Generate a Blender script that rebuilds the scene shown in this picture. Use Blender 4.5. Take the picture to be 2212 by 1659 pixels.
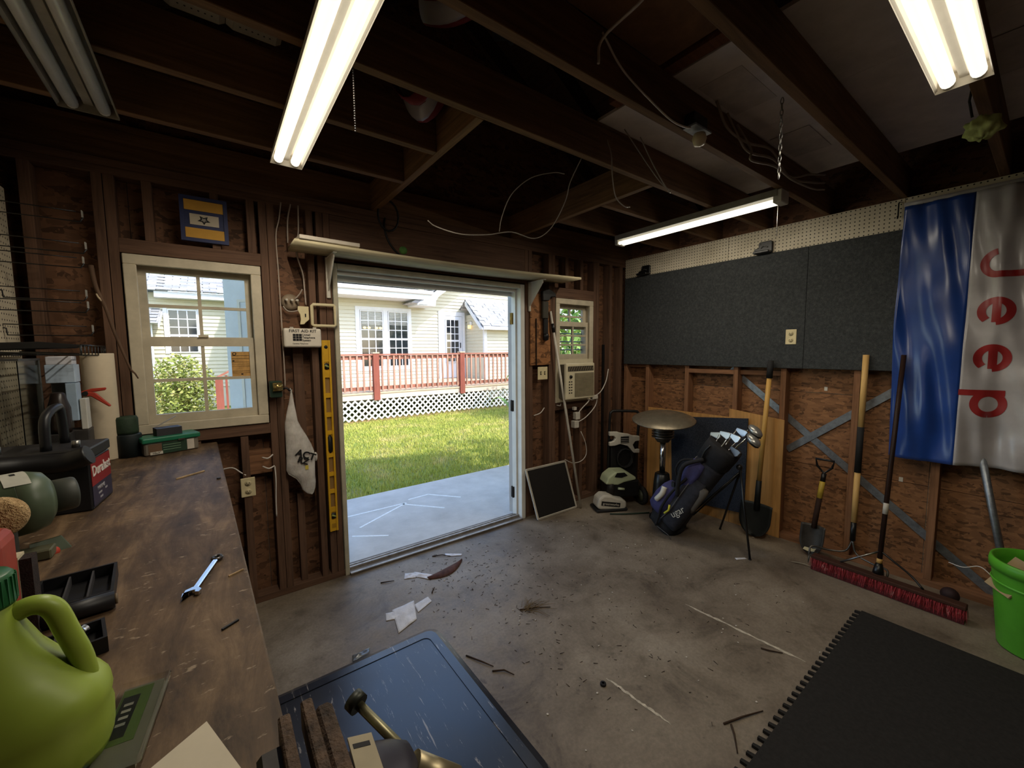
import bpy, bmesh, math, random
from mathutils import Vector, Matrix
random.seed(7)
for _o in list(bpy.data.objects): bpy.data.objects.remove(_o)
SC = bpy.context.scene
COL = SC.collection
PI = math.pi

# ------------------------------------------------------------------ camera
def make_camera():
    yaw, pitch, roll = 0.636956, -0.0836035, -0.0078726
    fwd = Vector((math.sin(yaw)*math.cos(pitch), math.cos(yaw)*math.cos(pitch), math.sin(pitch)))
    right = Vector((math.cos(yaw), -math.sin(yaw), 0)); up = right.cross(fwd)
    r2 = right*math.cos(roll) + up*math.sin(roll); u2 = -right*math.sin(roll) + up*math.cos(roll)
    cd = bpy.data.cameras.new('camera'); cd.sensor_width = 36; cd.lens = 868.9/2212*36; cd.clip_start = 0.02; cd.clip_end = 300
    co = bpy.data.objects.new('camera', cd); COL.objects.link(co)
    m = Matrix((r2, u2, -fwd)).transposed().to_4x4(); m.translation = (0, 0, 1.52)
    co.matrix_world = m; SC.camera = co
make_camera()

# ------------------------------------------------------------------ world, sun, exposure
W = bpy.data.worlds.new('sky'); SC.world = W; W.use_nodes = True
_n = W.node_tree.nodes; _bg = _n['Background']
_sky = _n.new('ShaderNodeTexSky'); _sky.sky_type = 'NISHITA'; _sky.sun_disc = False
_sky.sun_elevation = math.radians(46); _sky.sun_rotation = math.radians(154)
W.node_tree.links.new(_sky.outputs[0], _bg.inputs[0]); _bg.inputs[1].default_value = 0.60
_sd = bpy.data.lights.new('sun', 'SUN'); _sd.energy = 4.8; _sd.angle = 0.009; _sd.color = (1, 0.95, 0.86)
SUN = bpy.data.objects.new('sun', _sd); COL.objects.link(SUN); SUN.location = (6, -5, 12)
SUN.rotation_euler = Vector((-0.3, 0.62, -0.72)).to_track_quat('-Z', 'Y').to_euler()
TUBE = 1.25          # what the glowing tubes themselves show
SPOT = 6.6          # watts per emitter inside each lit fixture
vs = SC.view_settings; vs.view_transform = 'Standard'; vs.look = 'None'; vs.gamma = 1; vs.use_curve_mapping = False
vs.exposure = 0.0
try: SC.display_settings.display_device = 'sRGB'
except Exception: pass

# ------------------------------------------------------------------ mesh helpers
WO = {}
class MB:
    def __init__(s, X=None): s.v = []; s.f = []; s.sm = []; s.X = X
    def _add(s, vs, fs, smooth=False):
        b = len(s.v)
        for p in vs:
            p = Vector(p); s.v.append(s.X @ p if s.X else p)
        for f in fs: s.f.append([b+i for i in f]); s.sm.append(smooth)
        return s
    def box(s, a, b):
        x0, y0, z0 = a; x1, y1, z1 = b
        return s._add([(x0,y0,z0),(x1,y0,z0),(x1,y1,z0),(x0,y1,z0),(x0,y0,z1),(x1,y0,z1),(x1,y1,z1),(x0,y1,z1)],
                      [(0,3,2,1),(4,5,6,7),(0,1,5,4),(1,2,6,5),(2,3,7,6),(3,0,4,7)])
    def beam(s, p0, p1, w, t, up=(0,0,1)):          # bar of width w (sideways) and thickness t (along up)
        p0 = Vector(p0); p1 = Vector(p1); d = (p1-p0).normalized(); u = Vector(up)
        sd = d.cross(u)
        if sd.length < 1e-5: sd = d.cross(Vector((1,0,0)))
        sd.normalize(); u = sd.cross(d).normalized(); a = sd*w/2; b = u*t/2
        vs = [p0-a-b, p0+a-b, p0+a+b, p0-a+b, p1-a-b, p1+a-b, p1+a+b, p1-a+b]
        return s._add(vs, [(0,1,2,3),(7,6,5,4),(0,4,5,1),(1,5,6,2),(2,6,7,3),(3,7,4,0)])
    def cyl(s, p0, p1, r0, r1=None, n=16, cap=True, smooth=True):
        return s.tube([p0, p1], [r0, r0 if r1 is None else r1], n, cap, smooth)
    def tube(s, pts, r, n=8, cap=True, smooth=True, closed=False):
        pts = [Vector(p) for p in pts]; m = len(pts)
        rs = r if isinstance(r, (list, tuple)) else [r]*m
        d0 = (pts[1]-pts[0]).normalized(); a = d0.orthogonal().normalized(); vs = []
        for i, p in enumerate(pts):
            if closed: d = (pts[(i+1) % m]-pts[i-1]).normalized()
            elif i == 0: d = d0
            elif i == m-1: d = (pts[i]-pts[i-1]).normalized()
            else:
                d = ((pts[i+1]-pts[i]).normalized()+(pts[i]-pts[i-1]).normalized())
                d = d.normalized() if d.length > 1e-6 else (pts[i+1]-pts[i]).normalized()
            a = (a-d*a.dot(d)); a = a.normalized() if a.length > 1e-6 else d.orthogonal().normalized()
            b = d.cross(a)
            for k in range(n):
                t = 2*PI*k/n; vs.append(p+(a*math.cos(t)+b*math.sin(t))*rs[i])
        fs = []
        for i in range(m if closed else m-1):
            j = (i+1) % m
            for k in range(n):
                k2 = (k+1) % n; fs.append((i*n+k, i*n+k2, j*n+k2, j*n+k))
        s._add(vs, fs, smooth)
        if cap and not closed:
            b = len(s.v)-len(vs)
            s.f.append([b+k for k in range(n)][::-1]); s.sm.append(False)
            s.f.append([b+(m-1)*n+k for k in range(n)]); s.sm.append(False)
        return s
    def lathe(s, prof, c=(0,0,0), axis=(0,0,1), n=24, smooth=True, cap=True, sx=1, sy=1):
        ax = Vector(axis).normalized(); a = Vector((1,0,0)) if abs(ax.x) < .9 else Vector((0,1,0))
        a = (a-ax*a.dot(ax)).normalized(); b = ax.cross(a); c = Vector(c); vs = []; fs = []
        for r, h in prof:
            for k in range(n):
                t = 2*PI*k/n; vs.append(c+ax*h+a*(r*sx*math.cos(t))+b*(r*sy*math.sin(t)))
        for i in range(len(prof)-1):
            for k in range(n): fs.append((i*n+k, i*n+(k+1) % n, (i+1)*n+(k+1) % n, (i+1)*n+k))
        s._add(vs, fs, smooth)
        if cap:
            bb = len(s.v)-len(vs)
            if prof[0][0] > 1e-4: s.f.append([bb+k for k in range(n)][::-1]); s.sm.append(False)
            if prof[-1][0] > 1e-4: s.f.append([bb+(len(prof)-1)*n+k for k in range(n)]); s.sm.append(False)
        return s
    def prism(s, poly, o, u, v, h):                  # polygon in the plane (u,v) at o, extruded by the vector h
        o = Vector(o); u = Vector(u); v = Vector(v); h = Vector(h); n = len(poly)
        vs = [o+u*x+v*y for x, y in poly]; vs += [p+h for p in vs]
        fs = [list(range(n)), [n+i for i in range(n)][::-1]]
        fs += [(i, n+i, n+(i+1) % n, (i+1) % n) for i in range(n)]
        return s._add(vs, fs)
    def ball(s, c, r, n=14, m=9):
        r = r if isinstance(r, (tuple, list)) else (r,r,r); c = Vector(c); vs = []; fs = []
        for i in range(m+1):
            a = PI*i/m
            for k in range(n):
                t = 2*PI*k/n; vs.append(c+Vector((r[0]*math.sin(a)*math.cos(t), r[1]*math.sin(a)*math.sin(t), r[2]*math.cos(a))))
        for i in range(m):
            for k in range(n): fs.append((i*n+k, (i+1)*n+k, (i+1)*n+(k+1) % n, i*n+(k+1) % n))
        return s._add(vs, fs, True)
    def grid(s, fn, nu, nv, smooth=True, thick=None):
        vs = [fn(i/nu, j/nv) for j in range(nv+1) for i in range(nu+1)]
        fs = [(j*(nu+1)+i, j*(nu+1)+i+1, (j+1)*(nu+1)+i+1, (j+1)*(nu+1)+i) for j in range(nv) for i in range(nu)]
        if thick:
            t = Vector(thick); n = len(vs); vs2 = vs+[Vector(p)+t for p in vs]
            f2 = fs+[tuple(n+i for i in f)[::-1] for f in fs]
            rim = [i for i in range(nu+1)]+[j*(nu+1)+nu for j in range(1,nv+1)]+[nv*(nu+1)+i for i in range(nu-1,-1,-1)]+[j*(nu+1) for j in range(nv-1,0,-1)]
            for a, b in zip(rim, rim[1:]+rim[:1]): f2.append((b, a, n+a, n+b))
            return s._add(vs2, f2, smooth)
        return s._add(vs, fs, smooth)
    def mesh(s, o=(0,0,0), bevel=0, name='m', segs=1):
        o = Vector(o); me = bpy.data.meshes.new(name)
        me.from_pydata([tuple(p-o) for p in s.v], [], s.f)
        me.polygons.foreach_set('use_smooth', s.sm)
        bm = bmesh.new(); bm.from_mesh(me); bmesh.ops.remove_doubles(bm, verts=bm.verts, dist=1e-6)
        bmesh.ops.recalc_face_normals(bm, faces=bm.faces)
        if bevel:
            es = [e for e in bm.edges if len(e.link_faces) == 2 and e.calc_face_angle(0) > 0.5]
            bmesh.ops.bevel(bm, geom=es, offset=bevel, segments=segs, affect='EDGES', profile=.5, clamp_overlap=True)
        bm.to_mesh(me); bm.free(); return me
def link(name, me, mat=None, parent=None, loc=(0,0,0), rot=None):
    ob = bpy.data.objects.new(name, me); COL.objects.link(ob)
    if me is not None and mat is not None and not me.materials: me.materials.append(mat)
    ob.location = loc
    if rot: ob.rotation_euler = rot
    if parent: ob.parent = parent
    return ob
def tag(ob, label=None, cat=None, group=None, kind=None):
    if label: ob['label'] = label
    if cat: ob['category'] = cat
    if group: ob['group'] = group
    if kind: ob['kind'] = kind
    return ob
def fin(mb, name, mat, parent=None, loc=None, bevel=0, segs=1):
    if parent: o = WO[parent.name]
    elif loc is not None: o = Vector(loc)
    else:
        xs = [p.x for p in mb.v]; ys = [p.y for p in mb.v]; zs = [p.z for p in mb.v]
        o = Vector(((min(xs)+max(xs))/2, (min(ys)+max(ys))/2, min(zs)))
    ob = link(name, mb.mesh(o, bevel, name, segs), mat, parent, (0,0,0) if parent else o)
    WO[ob.name] = Vector(o); return ob
def thing(name, label, cat, loc, group=None):
    ob = link(name, None, None, None, loc); WO[ob.name] = Vector(loc); ob.empty_display_size = .05
    return tag(ob, label, cat, group)
def struct(name, loc=(0,0,0), label=None):
    ob = link(name, None, None, None, loc); WO[ob.name] = Vector(loc); ob['kind'] = 'structure'
    if label: ob['label'] = label
    return ob
def B(a, b): return MB().box(a, b)
def xf(loc=(0,0,0), rz=0, rx=0, ry=0):
    return Matrix.Translation(loc) @ Matrix.Rotation(rz,4,'Z') @ Matrix.Rotation(ry,4,'Y') @ Matrix.Rotation(rx,4,'X')
def spline(pts, k=6):
    P = [Vector(p) for p in pts]; out = []
    for i in range(len(P)-1):
        a = P[i-1] if i else P[0]*2-P[1]; b = P[i]; c = P[i+1]; d = P[i+2] if i+2 < len(P) else P[-1]*2-P[-2]
        for j in range(k):
            t = j/k; out.append(0.5*((2*b)+(c-a)*t+(2*a-5*b+4*c-d)*t*t+(3*b-a-3*c+d)*t**3))
    out.append(P[-1]); return out
def text(s, name, mat, parent, o, u, v, size, align='CENTER', depth=0.0006, bold=0):
    cu = bpy.data.curves.new('t', 'FONT'); cu.body = s; cu.size = size; cu.align_x = align; cu.align_y = 'CENTER'; cu.extrude = depth; cu.offset = bold; cu.resolution_u = 3
    tmp = bpy.data.objects.new('t', cu); COL.objects.link(tmp); dg = bpy.context.evaluated_depsgraph_get()
    me = bpy.data.meshes.new_from_object(tmp.evaluated_get(dg)); bpy.data.objects.remove(tmp); bpy.data.curves.remove(cu)
    u = Vector(u).normalized(); v = Vector(v).normalized(); w = u.cross(v); m = Matrix((u, v, w)).transposed().to_4x4()
    m.translation = Vector(o)-WO[parent.name]; me.transform(m); me.materials.clear(); me.materials.append(mat)
    ob = link(name, me, None, parent); WO[ob.name] = WO[parent.name]; return ob

# ------------------------------------------------------------------ materials
def L(c):
    return tuple(((x/255)/12.92 if x/255 <= .04045 else ((x/255+.055)/1.055)**2.4) for x in c)+(1,)
class N:
    def __init__(s, name):
        s.m = bpy.data.materials.new(name); s.m.use_nodes = True; s.t = s.m.node_tree; s.p = s.t.nodes['Principled BSDF']
        s.tc = s.t.nodes.new('ShaderNodeTexCoord')
    def n(s, ty, **k):
        nd = s.t.nodes.new('ShaderNode'+ty)
        for a, v in k.items():
            if a.startswith('i_'):
                key = a[2:]; key = int(key) if key.isdigit() else key.replace('_', ' ')
                if hasattr(v, 'is_output') or isinstance(v, bpy.types.NodeSocket): s.t.links.new(v, nd.inputs[key])
                else: nd.inputs[key].default_value = v
            else: setattr(nd, a, v)
        return nd
    def ln(s, a, b): s.t.links.new(a, b)
    def coord(s, sc=(1,1,1), rot=(0,0,0), loc=(0,0,0), src='Object'):
        m = s.n('Mapping'); s.ln(s.tc.outputs[src], m.inputs[0]); m.inputs['Scale'].default_value = sc; m.inputs['Rotation'].default_value = rot; m.inputs['Location'].default_value = loc
        return m.outputs[0]
    def noise(s, co, scale=5, detail=4, rough=.6, dist=0):
        n = s.n('TexNoise', i_Scale=scale, i_Detail=detail, i_Roughness=rough, i_Distortion=dist); s.ln(co, n.inputs['Vector']); return n.outputs[0]
    def ramp(s, fac, stops, interp='LINEAR'):
        r = s.n('ValToRGB'); s.ln(fac, r.inputs[0]); e = r.color_ramp.elements; r.color_ramp.interpolation = interp
        while len(e) < len(stops): e.new(0.5)
        for el, (p, c) in zip(e, stops): el.position = p; el.color = c
        return r.outputs[0]
    def mix(s, fac, a, b, mode='MIX'):
        m = s.n('MixRGB', blend_type=mode)
        for i, v in enumerate((fac, a, b)):
            if isinstance(v, bpy.types.NodeSocket): s.ln(v, m.inputs[i])
            else: m.inputs[i].default_value = v
        return m.outputs[0]
    def math(s, op, a, b=0.0, c=None):
        m = s.n('Math', operation=op)
        for i, v in enumerate((a, b, c)):
            if v is None: continue
            if isinstance(v, bpy.types.NodeSocket): s.ln(v, m.inputs[i])
            else: m.inputs[i].default_value = v
        return m.outputs[0]
    def bump(s, h, st=.3, d=.005):
        b = s.n('Bump', i_Strength=st, i_Distance=d); s.ln(h, b.inputs['Height']); s.ln(b.outputs[0], s.p.inputs['Normal'])
    def base(s, c, rough=.6, metal=0, spec=.4):
        if isinstance(c, bpy.types.NodeSocket): s.ln(c, s.p.inputs['Base Color'])
        else: s.p.inputs['Base Color'].default_value = c
        if isinstance(rough, bpy.types.NodeSocket): s.ln(rough, s.p.inputs['Roughness'])
        else: s.p.inputs['Roughness'].default_value = rough
        s.p.inputs['Metallic'].default_value = metal; s.p.inputs['Specular IOR Level'].default_value = spec
        return s
_mc = {}
def pl(c, rough=.6, metal=0, var=.12, scale=9, stretch=(1,1,1), bump=0, spec=.4, name=None):
    """plain surface with a little procedural mottling"""
    key = (c, rough, metal, var, scale, stretch, bump, spec)
    if key in _mc: return _mc[key]
    a = N(name or 'surface'); co = a.coord(stretch); f = a.noise(co, scale, 4, .65)
    l = L(c); d = tuple(x*(1-var*1.6) for x in l[:3])+(1,); h = tuple(min(1, x*(1+var)) for x in l[:3])+(1,)
    a.base(a.ramp(f, [(.3, d), (.7, h)]), rough, metal, spec)
    if bump: a.bump(a.noise(co, scale*4, 3), bump, .004)
    _mc[key] = a.m; return a.m
def wood(c, axis, rough=.75, var=.35, spec=.2, name='wood'):
    key = ('w', c, axis, rough, var)
    if key in _mc: return _mc[key]
    a = N(name); st = [26,26,26]; st[axis] = 1.3; co = a.coord(tuple(st)); big = a.noise(a.coord((1.2,1.2,1.2)), 1.5, 3)
    g = a.noise(co, 1.6, 5, .7, .6); f = a.math('ADD', a.math('MULTIPLY', g, .7), a.math('MULTIPLY', big, .3))
    l = L(c); d = tuple(x*(1-var*1.5) for x in l[:3])+(1,); h = tuple(min(1, x*(1+var)) for x in l[:3])+(1,)
    a.base(a.ramp(f, [(.33, d), (.52, l), (.68, h)]), rough, 0, spec); a.bump(g, .25, .003)
    _mc[key] = a.m; return a.m
def osb(c, name='strand board', k=1.0):
    a = N(name); wv = a.noise(a.coord((1,1,1)), 7, 2)
    def layer(rot):
        m = a.coord((14*k,14*k,46*k), rot); dv = a.n('VectorMath', operation='ADD'); a.ln(m, dv.inputs[0])
        sc = a.n('VectorMath', operation='SCALE'); a.ln(wv, sc.inputs[0]); sc.inputs['Scale'].default_value = 1.6; a.ln(sc.outputs[0], dv.inputs[1])
        v = a.n('TexVoronoi', i_Scale=1.0); a.ln(dv.outputs[0], v.inputs['Vector']); return v
    v1 = layer((.5,.45,0)); v2 = layer((-.45,-.5,.3))
    b1 = a.n('RGBToBW'); a.ln(v1.outputs['Color'], b1.inputs[0]); b2 = a.n('RGBToBW'); a.ln(v2.outputs['Color'], b2.inputs[0])
    sel = a.math('GREATER_THAN', a.noise(a.coord((1,1,1)), 22, 2), .5)
    f = a.mix(sel, b1.outputs[0], b2.outputs[0]); l = L(c)
    d = tuple(x*.5 for x in l[:3])+(1,); h = tuple(min(1, x*1.4) for x in l[:3])+(1,)
    col = a.ramp(f, [(.15, d), (.4, l), (.85, h)])
    st = a.noise(a.coord((1,1,1)), 2.2, 4); col = a.mix(.6, col, a.ramp(st, [(.3, (.5,.45,.42,1)), (.7, (1.05,1.02,1,1))]), 'MULTIPLY')
    a.base(col, .7, 0, .25); a.bump(f, .18, .003); return a.m
M = {}
def mk():
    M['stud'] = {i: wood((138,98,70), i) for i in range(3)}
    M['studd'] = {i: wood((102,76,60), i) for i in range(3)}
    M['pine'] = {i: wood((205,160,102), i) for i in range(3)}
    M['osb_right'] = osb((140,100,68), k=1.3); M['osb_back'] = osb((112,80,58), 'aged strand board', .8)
    # concrete floor
    a = N('worn concrete'); n1 = a.noise(a.coord((1,1,1)), 1.3, 5, .6); n2 = a.noise(a.coord((1,1,1)), 9, 5, .7); n3 = a.noise(a.coord((1,1,1)), 70, 2)
    c = a.ramp(n1, [(.3, L((108,95,81))), (.55, L((138,126,110))), (.75, L((156,145,130)))])
    c = a.mix(.55, c, a.ramp(n2, [(.25, (.45,.42,.4,1)), (.5, (1,1,1,1)), (.8, (1.1,1.1,1.1,1))]), 'MULTIPLY')
    v = a.n('TexVoronoi', i_Scale=2.3); a.ln(a.coord((1,1,1)), v.inputs['Vector'])
    sp = a.ramp(v.outputs['Distance'], [(.04, (.45,.43,.41,1)), (.13, (1,1,1,1))]); c = a.mix(.6, c, sp, 'MULTIPLY')
    c = a.mix(.35, c, a.ramp(n3, [(.35, (.6,.6,.6,1)), (.65, (1.1,1.1,1.1,1))]), 'MULTIPLY')
    n4 = a.noise(a.coord((1,1,1)), 2.6, 6, .75, .8); c = a.mix(.8, c, a.ramp(n4, [(.30, (.34,.31,.29,1)), (.44, (.82,.80,.78,1)), (.6, (1.06,1.05,1.04,1))]), 'MULTIPLY')
    n5 = a.noise(a.coord((1,1,1)), 16, 3, .6); c = a.mix(.7, c, a.ramp(n5, [(.27, (.35,.33,.32,1)), (.36, (1,1,1,1))]), 'MULTIPLY')
    a.base(c, a.ramp(n2, [(.3, (.42,.42,.42,1)), (.7, (.62,.62,.62,1))]), 0, .5); a.bump(n3, .12, .002); M['concrete'] = a.m
    a = N('pale outdoor concrete'); n1 = a.noise(a.coord((1,1,1)), 2.5, 6, .65)
    a.base(a.ramp(n1, [(.3, L((176,172,165))), (.7, L((206,202,195)))]), .8); M['apron'] = a.m
    # perforated hardboard: dark round holes on a one-inch grid
    a = N('perforated hardboard'); sp = a.n('SeparateXYZ'); a.ln(a.coord((1,1,1)), sp.inputs[0])
    def cell(o): return a.math('SUBTRACT', a.math('FRACT', a.math('DIVIDE', o, .0254)), .5)
    y, z = cell(sp.outputs[1]), cell(sp.outputs[2])
    r = a.math('SQRT', a.math('ADD', a.math('MULTIPLY', y, y), a.math('MULTIPLY', z, z)))
    h = a.math('LESS_THAN', r, .16); st = a.ramp(a.noise(a.coord((1,1,1)), 5, 4), [(.3, L((188,176,152))), (.7, L((214,203,180)))])
    a.base(a.mix(h, st, L((22,18,14))), .6); M['peg'] = a.m
    # felt
    a = N('charcoal felt'); n = a.noise(a.coord((1,1,1)), 260, 3, .7); n2 = a.noise(a.coord((1,1,1)), 60, 4)
    f = a.math('ADD', a.math('MULTIPLY', n, .6), a.math('MULTIPLY', n2, .4))
    a.base(a.ramp(f, [(.36, L((44,46,47))), (.52, L((64,66,67))), (.66, L((84,86,86)))]), .95, 0, .1); a.bump(n, .3, .002); M['felt'] = a.m
    a = N('dark felt board'); n = a.noise(a.coord((1,1,1)), 120, 3, .7)
    a.base(a.ramp(n, [(.35, L((38,42,50))), (.65, L((62,66,76)))]), .9, 0, .1); M['felt2'] = a.m
    # workbench top
    a = N('grimy bench plywood'); n1 = a.noise(a.coord((6,1.2,6)), 3, 6, .7, .5); n2 = a.noise(a.coord((1,1,1)), 5, 5, .7); n3 = a.noise(a.coord((14,34,22)), 1.6, 4, .7)
    c = a.ramp(n1, [(.3, L((58,44,32))), (.5, L((98,77,56))), (.7, L((132,107,80)))])
    c = a.mix(.85, c, a.ramp(n2, [(.3, (.42,.4,.38,1)), (.6, (1,1,1,1))]), 'MULTIPLY')
    c = a.mix(a.ramp(n3, [(.62, (0,0,0,1)), (.68, (.7,.7,.7,1))]), c, L((164,144,120)))
    a.base(c, .6, 0, .3); a.bump(n1, .2, .003); M['bench'] = a.m
    # blue-black vinyl floor mat
    a = N('worn dark vinyl mat'); n1 = a.noise(a.coord((62,5,1)), 1.0, 5, .75, .5); n2 = a.noise(a.coord((1,1,1)), 4, 4)
    c = a.ramp(n2, [(.3, L((20,23,31))), (.7, L((31,36,47)))]); c = a.mix(a.ramp(n1, [(.615, (0,0,0,1)), (.65, (.85,.85,.85,1))]), c, L((160,152,144)))
    a.base(c, a.ramp(n2, [(.3, (.26,.26,.26,1)), (.7, (.38,.38,.38,1))]), 0, 1.0); M['vinyl'] = a.m
    M['foam'] = pl((46,44,42), .9, var=.12, scale=60, spec=.15, bump=.1)
    # satin flag cloth
    for k, c, ro in (('fblue',(26,64,140),.30),('fwhite',(178,172,172),.32),('fred',(150,30,30),.4)):
        a = N('satin '+k[1:]); n = a.noise(a.coord((1,1,1)), 8, 3); l = L(c)
        a.base(a.ramp(n, [(.3, tuple(x*.8 for x in l[:3])+(1,)), (.7, l)]), ro, 0, .6); a.p.inputs['Sheen Weight'].default_value = .15; M[k] = a.m
    # tubes
    for k, st in (('lit', TUBE), ('litw', TUBE*1.1)):
        a = N('glowing tube'); a.base((1,1,1,1), .5); a.p.inputs['Emission Color'].default_value = (1,.93,.76,1) if k == 'lit' else (1,.96,.78,1); a.p.inputs['Emission Strength'].default_value = st; M[k] = a.m
    M['enamel'] = pl((236,228,214), .35, var=.04); M['enamel_old'] = pl((150,143,130), .4, var=.15)
    M['deadtube'] = pl((206,204,198), .25, var=.05)
    M['whitepaint'] = pl((226,223,214), .55, var=.08, scale=4); M['oldpaint'] = pl((196,184,160), .6, var=.13, scale=7)
    M['dirtywhite'] = pl((205,198,184), .5, var=.1); M['black'] = pl((24,23,23), .5, var=.2); M['blackm'] = pl((20,20,21), .35, var=.2, spec=.5)
    M['rubber'] = pl((30,29,29), .8, var=.2); M['chrome'] = pl((205,205,205), .18, 1, .05); M['steel'] = pl((150,148,144), .35, 1, .15, 20)
    M['galv'] = pl((150,155,160), .45, .8, .2, 30); M['ironrust'] = pl((104,82,62), .7, .35, .35, 30, bump=.3); M['darkiron'] = pl((48,44,42), .55, .5, .3, 25)
    M['brass'] = pl((150,120,60), .4, .9, .2); M['cable'] = pl((214,206,196), .5, var=.08); M['cream'] = pl((222,207,164), .5, var=.08)
    a = N('window glass'); a.base((1,1,1,1), .02); a.p.inputs['Transmission Weight'].default_value = 1; a.p.inputs['IOR'].default_value = 1.02; M['glass'] = a.m
    a = N('clear plastic'); a.base((.95,.97,.96,1), .06); a.p.inputs['Transmission Weight'].default_value = 1; a.p.inputs['IOR'].default_value = 1.12; M['clear'] = a.m
    M['ink'] = pl((22,20,20), .7, var=.05); M['red'] = pl((176,40,34), .4, var=.12); M['yellow'] = pl((214,164,34), .45, var=.12)
mk()
# ================================================================== SETTING
YA, YS = 2.79, 2.88          # back wall: face of the studs, face of the sheathing
XB, XS = 3.58, 3.67          # right wall
XL = -0.70                   # left wall face
YN = -2.6                    # wall behind the viewer
# floor
fl = struct('floor', label='worn grey concrete garage floor with stains and scratches')
fin(B((XL-.1, YN-.1, -.12), (XS+.05, 2.9, 0)), 'slab', M['concrete'], fl)
scr = pl((198,188,168), .8, var=.25, scale=40)
def scratch(p0, p1, w):
    mb = MB(); p0 = Vector(p0); p1 = Vector(p1); d = (p1-p0); n = Vector((-d.y, d.x)).normalized(); K = 26; pts = []
    L1 = []; L2 = []
    for i in range(K+1):
        t = i/K; c = p0+d*t+n*random.uniform(-.003,.003); ww = w*random.uniform(.35,1)*min(1, 6*t+.2, 6*(1-t)+.2)
        L1.append((c.x+n.x*ww, c.y+n.y*ww, .0012)); L2.append((c.x-n.x*ww, c.y-n.y*ww, .0012))
    vs = L1+L2; fs = [(i, i+1, K+2+i, K+1+i) for i in range(K)]
    fin(mb._add(vs, fs), 'scratch', scr, fl)
scratch((2.183,1.228), (2.228,.632), .011); scratch((1.382,1.149), (1.411,.838), .008)

# ---------------- back wall
wb = struct('wall_back', label='dark stained stud wall with strand board sheathing around the double door')
def panel(x0, x1, z0, z1, name='sheathing_panel', par=None, y0=YS, y1=YS+.014):
    fin(B((x0+.0015, y0, z0+.0015), (x1-.0015, y1, z1-.0015)), name, M['osb_back'], par or wb)
W1 = (-.337, .247, 1.10, 2.015); D1 = (.656, 2.186, 0, 2.055); W2 = (2.57, 3.075, 1.02, 2.0)
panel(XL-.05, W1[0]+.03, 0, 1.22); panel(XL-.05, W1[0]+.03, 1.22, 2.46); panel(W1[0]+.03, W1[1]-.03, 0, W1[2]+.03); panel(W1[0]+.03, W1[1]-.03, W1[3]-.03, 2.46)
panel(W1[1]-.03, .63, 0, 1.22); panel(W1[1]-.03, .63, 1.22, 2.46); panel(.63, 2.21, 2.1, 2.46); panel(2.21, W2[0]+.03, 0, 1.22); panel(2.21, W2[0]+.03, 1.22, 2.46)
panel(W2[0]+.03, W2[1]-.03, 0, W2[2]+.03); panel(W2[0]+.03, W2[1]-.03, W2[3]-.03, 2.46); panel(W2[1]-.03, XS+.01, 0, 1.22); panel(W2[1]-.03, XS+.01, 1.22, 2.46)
# exterior cladding boards on the gable end
clad = pl((222,220,212), .6, var=.05)
for x0, x1, z0, z1 in ((-.95,-.337,-.1,2.6), (-.337,.247,-.1,1.10), (-.337,.247,2.015,2.6), (.247,.62,-.1,2.6), (.62,2.22,2.09,2.6), (2.22,2.57,-.1,2.6), (2.57,3.075,-.1,1.02), (2.57,3.075,2.0,2.6), (3.075,3.78,-.1,2.6)):
    fin(B((x0, YS+.016, z0), (x1, YS+.04, z1)), 'cladding_board', clad, wb)
def stud(x, z0=.04, z1=2.385, w=.038, d=.0875, m='studd', name='stud'):
    fin(B((x, YA, z0), (x+w, YA+d, z1)), name, M[m][2], wb, bevel=.0015)
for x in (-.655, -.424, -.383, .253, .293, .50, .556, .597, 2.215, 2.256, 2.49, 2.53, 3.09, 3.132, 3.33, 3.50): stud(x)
for x in (-.245, .03, .195): stud(x, 2.09, 2.385, name='cripple_stud'); 
for x in (-.12, .10): stud(x, .04, 1.03, name='cripple_stud')
for x in (2.70, 2.90): stud(x, .04, .95, name='cripple_stud'); stud(x, 2.1, 2.385, name='cripple_stud')
def hb(x0, x1, z0, z1, name, m='studd', y0=YA, y1=YA+.0875):
    fin(B((x0, y0, z0), (x1, y1, z1)), name, M[m][0], wb, bevel=.0015)
hb(XL, .655, 0, .04, 'bottom_plate'); hb(2.19, XB, 0, .04, 'bottom_plate'); hb(XL, XB, 2.385, 2.422, 'top_plate'); hb(XL, XB, 2.423, 2.46, 'top_plate')
hb(-.345, .253, 2.02, 2.09, 'window_header'); hb(-.345, .253, 1.035, 1.095, 'window_sill_plate'); hb(.12, .253, .79, .93, 'blocking', 'stud', YA+.03)
hb(.636, 2.214, 2.10, 2.383, 'door_header'); hb(2.568, 3.09, 2.004, 2.098, 'window_header'); hb(2.568, 3.09, .95, 1.018, 'window_sill_plate')
fin(B((2.262, YA-.013, 1.385), (2.497, YA-.001, 2.02)), 'patch_panel', osb((150,104,66), 'patch board', .8), wb)
fin(B((2.32, YA-.026, 1.385), (2.324, YA-.0135, 1.8)), 'panel_seam', M['black'], wb)
fin(B((.40, YA+.052, .95), (.456, YA+.09, 1.62)), 'nailer_strip', M['studd'][2], wb)
fin(B((.38, YA+.03, .04), (.418, YA+.088, .62)), 'nailer_strip', M['studd'][2], wb)

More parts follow.
